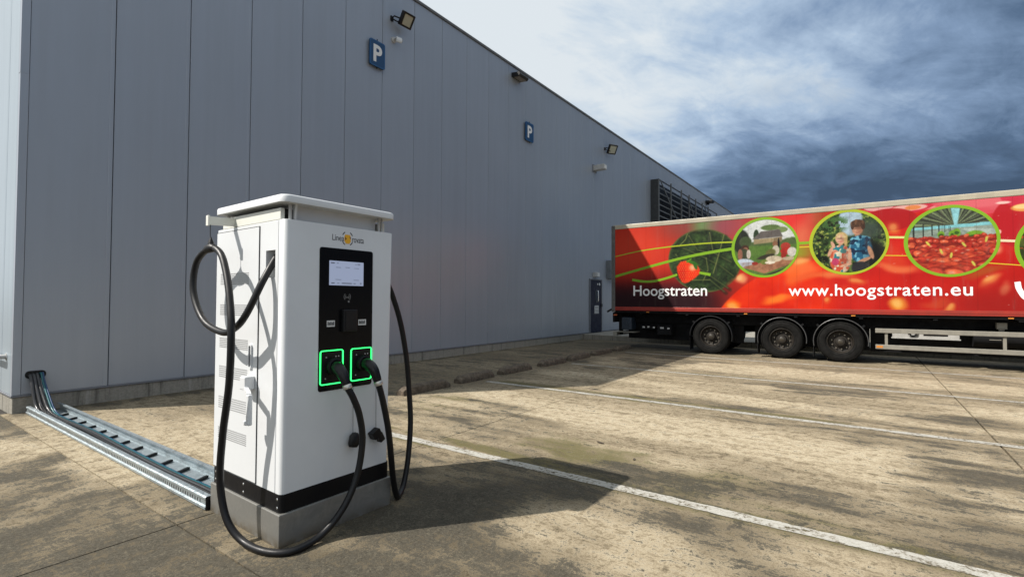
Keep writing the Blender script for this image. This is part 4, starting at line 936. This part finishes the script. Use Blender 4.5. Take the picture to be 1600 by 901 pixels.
    def pic(cx, cz, r, paint):
        nonlocal col
        a, b, m = disc(cx, cz, r); keep = col.copy(); 
        def e(x, y, rx, ry, soft=.12, ang=0):
            c_, s_ = math.cos(R(ang)), math.sin(R(ang)); dx, dy = a - x, b - y
            return 1 - sstep(1 - soft, 1 + soft, np.hypot((dx * c_ + dy * s_) / rx, (-dx * s_ + dy * c_) / ry))
        def poly(p, soft=.02):
            d = np.full(a.shape, 9.0); n = len(p)
            for i in range(n):
                x0, y0 = p[i]; x1, y1 = p[(i + 1) % n]; l = math.hypot(x1 - x0, y1 - y0)
                d = np.minimum(d, ((x1 - x0) * (b - y0) - (y1 - y0) * (a - x0)) / l)
            return sstep(-soft, soft, d)           # convex, counter-clockwise
        paint(a, b, e, poly); gr_ = (fbm(a * 11, b * 11, 4, 61) - .5) * .30 + (vnoise(a * 46, b * 46, 71) - .5) * .16; col = np.clip(col * (1 + gr_[..., None] * .85), 0, 1); col = np.where(m[..., None], col, keep)
    def p1(a, b, e, poly):
        N = fbm(a * 6, b * 6, 4, 31)
        bl(np.ones_like(a), (222, 226, 224)); bl(sstep(.28, .2, b - .2 * (fbm(a * 3, b * 0 + 1, 3, 3) - .5)), (84, 104, 62)); bl(sstep(.10, .02, b), (92, 126, 56)); bl((N - .5) * 1.2 * (b < .1), (50, 78, 34))
        bl(e(-.75, .25, .28, .42), (40, 44, 36)); bl(e(-.25, .42, .09, .22), (50, 66, 44)); bl(e(-.6, .22, .2, .2), (70, 86, 54)); bl(e(.2, .68, .3, .10), (96, 120, 70)); bl(e(.55, .58, .18, .1), (120, 140, 90))
        bl(poly([(-.33, .12), (.55, .18), (.55, .32), (-.33, .30)]), (164, 146, 112)); bl(poly([(-.38, .30), (.58, .34), (.48, .60), (-.1, .56)]), (104, 98, 94)); bl(poly([(.3, .14), (.55, .18), (.55, .34), (.3, .30)]), (130, 112, 84))
        bl(e(.45, .1, .03, .2), (24, 24, 24))
        bl(e(-.62, -.02, .13, .13), (70, 46, 34)); bl(e(-.6, -.06, .08, .09), (150, 104, 80)); bl(e(-.66, -.28, .2, .26), (64, 70, 50)); bl(e(-.5, -.22, .07, .16), (206, 196, 184)); bl(e(-.78, -.22, .08, .2), (150, 100, 80))
        bl(e(-.6, -.55, .32, .17, .15, -8), (196, 208, 224)); bl(e(.34, .1, .08, .10), (140, 96, 70)); bl(e(.36, -.12, .11, .17), (206, 196, 176)); bl(e(.2, -.2, .16, .12, .2, 25), (110, 110, 60)); bl(e(.05, -.33, .28, .07, .2, 15), (60, 56, 44))
        bl(e(.66, .0, .15, .13), (176, 60, 48)); bl(e(.7, -.16, .2, .12), (186, 46, 36)); bl(e(.85, -.2, .14, .16), (214, 208, 198)); bl(e(.6, -.3, .08, .16), (160, 44, 34))
        bl(poly([(-.7, -.68), (.0, -.92), (.95, -.55), (.85, -.38), (-.2, -.55)]), (172, 120, 90)); bl((N - .45) * 1.3 * (b < -.5), (120, 76, 56)); bl(e(.3, -.42, .25, .11), (206, 190, 164)); bl(e(.0, -.52, .12, .08), (120, 130, 60)); bl(e(.18, -.54, .16, .05), (236, 226, 206)); bl(e(-.3, -.56, .1, .06), (150, 50, 40)); bl(e(.75, -.42, .2, .06), (196, 180, 150)); bl(poly([(-.1, -1.0), (1, -.95), (1, -.6), (.3, -.86)]), (60, 60, 52))
    def p2(a, b, e, poly):
        N = fbm(a * 9, b * 9, 4, 41); bl(np.ones_like(a), (44, 66, 34)); bl((N - .42) * 3, (96, 124, 56)); bl((fbm(a * 14, b * 14, 3, 5) - .56) * 6, (164, 176, 84)); bl((fbm(a * 10, b * 10, 3, 7) - .52) * 6, (18, 26, 16))
        bl(e(.08, .7, .32, .5), (176, 200, 216)); bl(e(.55, .35, .35, .3, .6), (62, 76, 66)); bl(e(-.35, .62, .35, .25, .5) * (N > .45), (70, 110, 56)); bl(e(.6, -.5, .4, .5, .3), (24, 26, 24))
        hairn = vnoise(a * 26, b * 9, 19)
        bl(e(.26, .20, .07, .10), (168, 118, 92)); bl(e(.26, .40, .145, .185), (196, 148, 120)); bl(e(.34, .38, .07, .16, .7) * .6, (140, 92, 72)); bl(e(.27, .58, .185, .125), (84, 58, 44)); bl(e(.13, .52, .05, .13), (78, 54, 42)); bl(e(.41, .50, .055, .13), (70, 48, 38)); bl(e(.25, .50, .14, .045), (84, 58, 44)); bl(e(.26, .6, .18, .12) * (hairn > .6) * .6, (128, 92, 66))
        bl(e(.27, .42, .11, .022, .5) * .7, (96, 62, 50)); bl(e(.26, .29, .045, .014, .4) * .8, (150, 88, 80)); bl(e(.255, .36, .02, .04, .5) * .5, (160, 108, 86))
        sh = np.clip(e(.33, -.24, .30, .42) + e(.33, .08, .26, .10), 0, 1); bl(sh, (36, 104, 140)); bl(sh * sstep(.52, .64, vnoise(a * 13, b * 13, 3)), (120, 190, 212)); bl(sh * sstep(.62, .72, vnoise(a * 12, b * 12, 8)), (18, 44, 74)); bl(sh * e(.47, -.2, .14, .4, .8) * .5, (14, 40, 60)); bl(e(.34, -.1, .012, .3, .4) * .5, (16, 50, 74))
        bl(e(.60, -.36, .06, .22, .2, 16), (188, 140, 110)); bl(e(.42, -.60, .21, .055, .2, 25), (192, 142, 112)); bl(e(.33, -.84, .24, .2), (44, 44, 48))
        bl(e(-.17, .15, .165, .19), (206, 178, 124)); bl(e(-.19, .10, .125, .155), (226, 178, 150)); bl(e(-.12, .08, .06, .14, .7) * .5, (184, 130, 104)); bl(e(-.05, .05, .045, .18), (196, 166, 110)); bl(e(-.17, .22, .15, .10) * (hairn > .55) * .7, (236, 214, 160))
        bl(e(-.19, .13, .09, .018, .5) * .7, (110, 74, 62)); bl(e(-.19, .03, .05, .018, .4) * .8, (206, 110, 104)); bl(e(-.19, -.07, .05, .06), (206, 156, 128))
        dress = np.clip(e(-.2, -.55, .29, .44) + e(-.19, -.22, .20, .13), 0, 1) * (b < -.06); bl(dress, (222, 150, 122)); pn = vnoise(a * 11, b * 11, 13)
        bl(dress * sstep(.56, .64, pn), (212, 86, 56)); bl(dress * sstep(.40, .32, pn), (44, 134, 146)); bl(dress * sstep(.66, .74, vnoise(a * 12, b * 12, 17)), (236, 226, 196)); bl(e(-.34, -.62, .10, .12) * dress, (196, 66, 104)); bl(e(-.12, -.28, .085, .075), (48, 146, 148)); bl(e(-.06, -.52, .13, .42, .7) * dress * .45, (120, 70, 60))
        bl(e(-.47, -.28, .05, .18, .2, -22), (216, 166, 138)); bl(e(-.40, -.06, .045, .12, .2, 22), (222, 172, 144)); bl(e(.05, -.44, .05, .26), (214, 164, 136)); bl(e(-.06, -.74, .17, .045, .2, 15), (214, 164, 136))
    def p3(a, b, e, poly):
        bl(np.ones_like(a), (150, 166, 154)); ang = np.arctan2(b - .42, a - .12); rad = np.hypot(b - .42, a - .12)
        roof = sstep(.38, .46, b); bl(roof, (86, 96, 76)); bl(roof * (np.sin(ang * 34) > .1), (56, 60, 50)); bl(roof * (np.sin(ang * 21 + 1) > .75), (126, 140, 104)); bl(poly([(.10, .42), (.16, .42), (.24, 1.0), (.02, 1.0)]), (150, 214, 222))
        bl((np.abs(b - .42 - .03 * a) < .045) * 1.0, (136, 206, 214)); fl = (b < .38); bl(fl * (np.sin(ang * 16) > .35) * .5, (110, 130, 120)); bl(poly([(.3, .3), (1, .05), (1, .28), (.3, .36)]), (176, 192, 184))
        for i in range(7):
            x = .0 - .85 * (i / 6) ** 1.7; hgt = .12 + .3 * (i / 6) ** 1.7; bl((np.abs(a - x - .02) < .008 + .012 * i / 6) * (np.abs(b - .38 + hgt * .15) < hgt * .62), (48, 54, 50))
        for x, y, w in ((.55, .12, .22), (.1, .2, .13), (-.2, .2, .08), (.15, .25, .08)): bl(e(x, y, w, .08 + w * .3), (120, 168, 50)); bl(e(x, y - .02, w * .7, .05), (60, 96, 36))
        rnd = random.Random(5); it = []
        for i in range(150):
            y = .14 - 1.15 * (rnd.random() ** .9); k_ = .045 + .17 * ((.14 - y) / 1.1); it.append((y, rnd.uniform(-1, 1), k_))
        bl(sstep(.15, .10, b + .03 * np.sin(a * 17)), (150, 40, 28))
        for y, x, k_ in sorted(it, reverse=True):
            c = rnd.choice([(206, 66, 44), (222, 84, 54), (190, 50, 38), (230, 104, 66), (212, 76, 56)]); m_ = e(x, y, k_ * rnd.uniform(1.0, 1.5), k_ * rnd.uniform(.75, 1.0), .15, (ag := rnd.uniform(-40, 40))); bl(e(x, y - k_ * .12, k_ * 1.5, k_ * 1.08, .2, ag) * .6, (104, 20, 16)); bl(m_, c); bl(e(x - k_ * .2, y + k_ * .3, k_ * .35, k_ * .2, .7) * .75, (244, 178, 150)); bl(e(x + k_ * .2, y - k_ * .55, k_ * .8, k_ * .25, .5) * .5, (96, 18, 14))
        for x, y in ((-.2, -.3), (.02, -.42), (.3, -.12), (.5, -.68), (-.5, -.05), (.78, 0)): bl(e(x, y, .028, .085, .3, rnd.uniform(-40, 40)), (214, 206, 90))
    def p4(a, b, e, poly):
        N = fbm(a * 8, b * 8, 4, 51); bl(np.ones_like(a), (48, 62, 26)); bl((N - .4) * 3, (96, 104, 44)); bl((fbm(a * 12, b * 12, 3, 15) - .58) * 7, (196, 70, 40))
    pic(4.56, 3.08, .80, p1); pic(6.50, 3.10, .80, p2); pic(8.49, 3.00, .80, p3); pic(10.42, 2.78, .80, p4)
    # vinyl joints
    for sj in np.arange(.55, TL, .60): bl((np.abs(S - sj) < .009) * .14, (70, 20, 18))
    col = np.clip(col, 0, 1); lin = np.where(col <= .04045, col / 12.92, ((np.clip(col, 0, 1) + .055) / 1.055) ** 2.4) * .60
    V = np.stack([np.full(S.size, SX - .0), SY - S.ravel(), Z.ravel()], 1) - np.array(TRO)
    nzz, nss = S.shape; idx = np.arange(S.size).reshape(nzz, nss)
    Fq = np.stack([idx[:-1, :-1].ravel(), idx[1:, :-1].ravel(), idx[1:, 1:].ravel(), idx[:-1, 1:].ravel()], 1)
    me = bpy.data.meshes.new('side_print'); me.vertices.add(len(V)); me.vertices.foreach_set('co', V.ravel())
    me.loops.add(Fq.size); me.loops.foreach_set('vertex_index', Fq.ravel().astype(np.int32)); me.polygons.add(len(Fq)); me.polygons.foreach_set('loop_start', np.arange(0, Fq.size, 4, dtype=np.int32)); me.update(calc_edges=True)
    at = me.color_attributes.new('print', 'FLOAT_COLOR', 'POINT'); at.data.foreach_set('color', np.concatenate([lin.reshape(-1, 3), np.ones((S.size, 1))], 1).astype(np.float32).ravel())
    return link('side_print', me, vcol_mat('printed_vinyl'), tl)
sp_ = make_print()
sp_['label'] = 'red side wall printed with tomatoes, leaf and round farm pictures'
G = lambda d0: (lambda a, b, d_: (SX - d0 - d_, SY - a, b))
def ribbon(pts, w0, w1, m, name='printed_stalk', d0=.0005):
    P = spline([(a, b, 0) for a, b in pts], 8); n = len(P); A = []; B_ = []
    for i, p in enumerate(P):
        t = (P[min(i + 1, n - 1)] - P[max(i - 1, 0)]).normalized(); w = (w0 + (w1 - w0) * i / (n - 1)) / 2
        A.append((p.x - t.y * w, p.y + t.x * w)); B_.append((p.x + t.y * w, p.y - t.x * w))
    b = nb(); prism(b, A + B_[::-1], G(d0), 0, .0012); return tobj(name, b, m, sp_)
ribbon([(.10, 3.03), (.95, 3.17), (1.88, 3.25), (2.94, 3.29), (3.76, 3.28)], .03, .045, M_LIME)
ribbon([(.10, 2.37), (1.16, 2.63), (2.18, 2.86), (2.94, 2.99), (3.76, 3.09)], .075, .085, M_GREEN)
ribbon([(.69, 2.25), (1.05, 2.19), (1.4, 2.19), (1.78, 2.27), (2.14, 2.38)], .075, .07, M_GREEN); ribbon([(2.80, 2.42), (3.12, 2.35)], .07, .085, M_GREEN)
ribbon([(5.36, 3.14), (5.70, 3.14)], .07, .07, M_GREEN); ribbon([(5.36, 3.03), (5.70, 3.03)], .03, .03, M_YEL)
ribbon([(7.30, 3.17), (7.66, 3.14)], .055, .055, mat('print_pale_lime', (.50, .50, .16), .4)); ribbon([(7.22, 2.72), (7.72, 2.69)], .022, .022, M_YEL); ribbon([(9.28, 2.96), (9.62, 2.92)], .055, .055, mat('print_pale', (.60, .48, .32), .4)); ribbon([(9.1, 2.46), (9.7, 2.38)], .022, .022, M_YEL)
for cx, cz, m in ((4.56, 3.08, M_GREEN), (6.50, 3.10, M_LIME), (8.49, 3.00, M_GREEN), (10.42, 2.78, M_GREEN)):
    b = nb(); ring(b, ellipse(cx, cz, .855, .845, 72), ellipse(cx + .01, cz - .005, .785, .778, 72), G(.0020), 0, .0015); tobj('printed_ring', b, m, sp_)
def letters(txt, s0, z0, w, h, off, name='lettering', m=M_PWHITE, sp=1.0):
    tm = text_mesh(txt, w, h, .0012, offset=off, spacing=sp); xf(tm, lambda a, b, c: (SX - .0022 - c, SY - s0 - a, z0 + b)); tobj(name, tm, m, sp_)
letters('Hoogstraten', .73, 1.62, 2.29, .44, .010)
letters('www.hoogstraten.eu', 5.15, 1.62, 3.72, .40, .012, sp=1.08)
ribbon([(9.60, 2.02), (9.63, 1.85), (9.74, 1.66), (9.92, 1.72), (10.05, 2.0)], .10, .10, M_PWHITE, 'lettering', .0024)
# ---- running gear
b = nb()
for xx in (SX + .55, SX + 1.85): box(b, xx, xx + .14, W(TL - .2), W(.35), .86, 1.255, .006)
for k_ in range(9): box(b, SX + .05, SX + TW - .05, W(1.0 + k_ * 1.45), W(.92 + k_ * 1.45), 1.13, 1.25)
tobj('chassis_frame', b, M_CHASSIS)
tobj('underfloor', bx(SX + .03, SX + TW - .03, W(TL - .05), W(.05), 1.18, 1.259), M_CHASSIS)
for s0, s1, z0 in ((.30, 3.9, .32), (4.2, 6.94, .30), (6.95, 11.7, .28)): tobj('under_shade_sheet', bx(SX + .66, SX + .69, W(s1), W(s0), z0, 1.179), M_CHASSIS)  # dark sheets added to stand in for the shade beneath the trailer
for s0, s1, z0 in ((2.6, 6.95, .60), (7.2, 11.0, .3)): tobj('under_shade_sheet', bx(SX + 1.9, SX + 1.93, W(s1), W(s0), z0, 1.179), M_CHASSIS)
WY = [3.72, 1.857, .51]; WR = .527
def wheel(yc, side):
    """side -1: near side (outer face towards -x); +1: far side"""
    x_out = SX + .015 if side < 0 else SX + TW - .015
    f = (lambda a, c, x: (x_out - side * 0 + (x if side < 0 else -x), yc + a, WR + c))
    b = nb(); lathe(b, [(.300, .035), (.325, .018), (.36, .004), (.43, .0), (.475, .012), (.505, .035), (.522, .06), (WR, .085), (WR, .33), (.515, .37), (.47, .40), (.30, .39), (.300, .035)], f, 56)
    wo = tobj('wheel', b, M_TYRE, None, True)
    g = nb()
    for rr in (.488, .350): lathe(g, [(rr - .006, .010 if rr > .4 else .0015), (rr, .003 if rr > .4 else -.001), (rr + .006, .016 if rr > .4 else .001)], f, 48)
    tobj('sidewall_rib', g, M_TYRE, wo, True)
    b = nb(); lathe(b, [(.301, .030), (.292, .026), (.282, .034), (.272, .075), (.255, .13), (.215, .155), (.165, .150), (.150, .135), (.118, .132), (.112, .06), (.100, .045), (.060, .038), (0, .036)], f, 40); ri = tobj('rim', b, M_RIM, wo, True)
    nbm = nb()
    for i in range(10):
        a = 2 * math.pi * i / 10 + .2; cy_, cz_ = .196 * math.cos(a), .196 * math.sin(a)
        if side < 0:
            n1_ = nb(); lathe(n1_, [(0, .10), (.014, .10), (.021, .115), (.023, .154)], lambda p, q, x, cy_=cy_, cz_=cz_: f(p + cy_, q + cz_, x), 6); tobj('wheel_nut', n1_, M_NUT, wo)
    nbm.free()
    hc = nb(); lathe(hc, [(0, .030), (.05, .032), (.062, .040), (.066, .055)], f, 20); tobj('hub_cap', hc, mat('hub_grease', (.05, .042, .03), .4, vary=.4, vscale=30), wo, True)
    return wo
for y in WY:
    wheel(y, -1); wheel(y, 1)
    b = nb(); tube(b, [(SX + .3, y, WR), (SX + TW - .3, y, WR)], .075, 12); tobj('axle', b, M_CHASSIS)
    b = nb(); box(b, SX + .5, SX + .62, y - .45, y + .5, .52, .62); box(b, SX + .5, SX + .62, y + .45, y + .55, .5, .9); tube(b, [(SX + .62, y - .4, .5), (SX + .62, y - .4, .86)], .13, 12); tobj('suspension', b, M_CHASSIS)
def mudguard(y, edge):
    f = lambda a, c, x: (SX + .01 + x, y + a, WR + c); b = nb()
    prof = [(.585, .0), (.600, .0), (.612, .012), (.612, .40), (.600, .40), (.600, .014), (.585, .014), (.585, .0)]
    a0, a1 = (-12, 188) if edge else (0, 192)
    lathe(b, prof, f, 28, a0, a1); mo = tobj('mudguard', b, M_BLACKP, None, True)
    if edge:
        e = nb(); lathe(e, [(.588, -.002), (.596, -.006), (.603, -.002)], f, 30, a0, a1); tobj('edge_strip', e, mat('mudguard_edge', (.075, .075, .075), .4, vary=.3), mo, True)
    for s_ in ((1,) if not edge else (1, -1)):
        fb = nb(); box(fb, SX + .03, SX + .38, y + s_ * .598 - .006, y + s_ * .598 + .006, WR - .42, WR - .05); tobj('mud_flap', fb, M_BLACKP, mo) if s_ == 1 else fb.free()
    for an in (40, 140):
        st_ = nb(); c_, s2 = math.cos(R(an)), math.sin(R(an)); bar(st_, (SX + .06, y + .61 * c_, WR + .61 * s2), (SX + .06, y + .68 * c_, WR + .68 * s2), .05, .04, (1, 0, 0)); bar(st_, (SX + .06, y + .66 * c_, WR + .66 * s2), (SX + .6, y + .66 * c_, WR + .66 * s2), .03, .03)
        tobj('mudguard_stay', st_, M_CHASSIS, mo)
mudguard(WY[0], False); mudguard(WY[1], True); mudguard(WY[2], True)
# side guard: two alloy rails on posts
sg = tobj('side_guard_rail', bx(SX - .005, SX + .03, W(11.6), W(7.05), .795, .905, .008), M_GUARD)
tobj('side_guard_rail', bx(SX - .005, SX + .03, W(11.6), W(7.05), .395, .505, .008), M_GUARD)
for s_ in (7.27, 9.39, 11.3): tobj('side_guard_post', bx(SX + .031, SX + .075, W(s_ + .03), W(s_ - .03), .40, .80, .004), M_GUARD)
tobj('guard_reflector', bx(SX - .009, SX - .0045, W(7.20), W(7.07), .425, .475, .002), M_AMBER)
for s_ in (4.07, 6.60, 9.49, 1.2): 
    lo = tobj('marker_lamp', bx(SX - .004, SX + .02, W(s_ + .045), W(s_ - .045), 1.195, 1.222, .004), M_AMBER)
# pallet box behind the guard
b = nb(); box(b, SX + .24, SX + .60, W(8.68), W(7.38), .66, .685, .004); box(b, SX + .26, SX + .60, W(8.66), W(7.40), .685, .83, .006); tobj('pallet_carrier', b, M_TRAILW)
b = nb(); lathe(b, [(0, -.0), (.05, 0), (.05, .02), (.085, .02), (.085, 0), (.10, .0), (.10, .03)], lambda a, c, x: (SX + .262 - x, W(7.80) + a, .80 + c), 20); tobj('spare_hub', b, M_CHASSIS)
tobj('carrier_slot', bx(SX + .255, SX + .262, W(8.45), W(8.0), .745, .785), M_CHASSIS)
b = nb(); tube(b, [(SX + .4, W(8.9), .72), (SX + .4, W(10.3), .72)], .2, 16); tobj('air_tank', b, M_CHASSIS, None, True)
b = nb(); box(b, SX + .30, SX + .46, W(9.48), W(9.30), .95, 1.1, .01); box(b, SX + .34, SX + .42, W(9.44), W(9.34), .84, .955, .01); tobj('valve_block', b, M_GUARD); tobj('valve_shelf', bx(SX + .2, SX + .4, W(9.36), W(9.16), .70, .715), M_GUARD)
for xx in (SX + .35, SX + TW - .5):
    b = nb(); box(b, xx, xx + .14, W(11.02), W(10.88), .1, 1.2, .006); box(b, xx - .06, xx + .2, W(11.08), W(10.82), .0, .03, .004); box(b, xx + .02, xx + .12, W(11.0), W(10.9), .03, .11); tobj('landing_leg', b, M_CHASSIS)
# tail: lamp board, underrun bar, tool boxes
tb = nb(); box(tb, SX + .02, SX + TW - .02, W(.06), W(.0), .86, 1.18, .006); tobj('tail_board', tb, M_CHASSIS)
tobj('underrun_bar', bx(SX + .05, SX + TW - .05, W(.12), W(.0), .42, .55, .01), M_GUARD)
for xx in (SX + .3, SX + TW - .38): tobj('underrun_stay', bx(xx, xx + .08, W(.22), W(.10), .45, 1.2), M_CHASSIS)
tobj('tail_marker', bx(SX - .02, SX + .02, W(.16), W(.04), 1.08, 1.12, .006), mat('red_orange_lens', (.45, .10, .03), .3))
b = nb(); box(b, SX + .10, SX + .5, W(.62), W(.28), .62, 1.02, .02); 
for i in range(3): box(b, SX + .09, SX + .101, W(.60 - i * .11), W(.52 - i * .11), .66, .98)
tobj('tool_box', b, mat('dark_blue_box', (.02, .03, .045), .4, vary=.3))
b = nb(); box(b, SX + .05, SX + .5, W(.75), W(.1), .535, .56, .004); tobj('step_plate', b, M_GUARD)
b = nb(); box(b, SX + .15, SX + .55, W(1.9), W(1.45), .50, .80, .01); box(b, SX + .2, SX + .5, W(1.35), W(.9), .66, .76, .01); tobj('battery_box', b, M_CHASSIS)
b = nb()
for s_, w_, z_ in ((.98, .07, .70), (1.14, .06, .71), (1.32, .06, .70), (1.55, .12, .69), (1.78, .07, .68)): box(b, SX + .145, SX + .16, W(s_ + w_), W(s_), z_, z_ + .05)
tobj('junction_plate', b, M_GREY)
b = nb(); bar(b, (SX + .05, W(-.03), 1.30), (SX - .06, W(-.16), 1.20), .04, .06); tobj('door_stop', b, M_BLACKP)
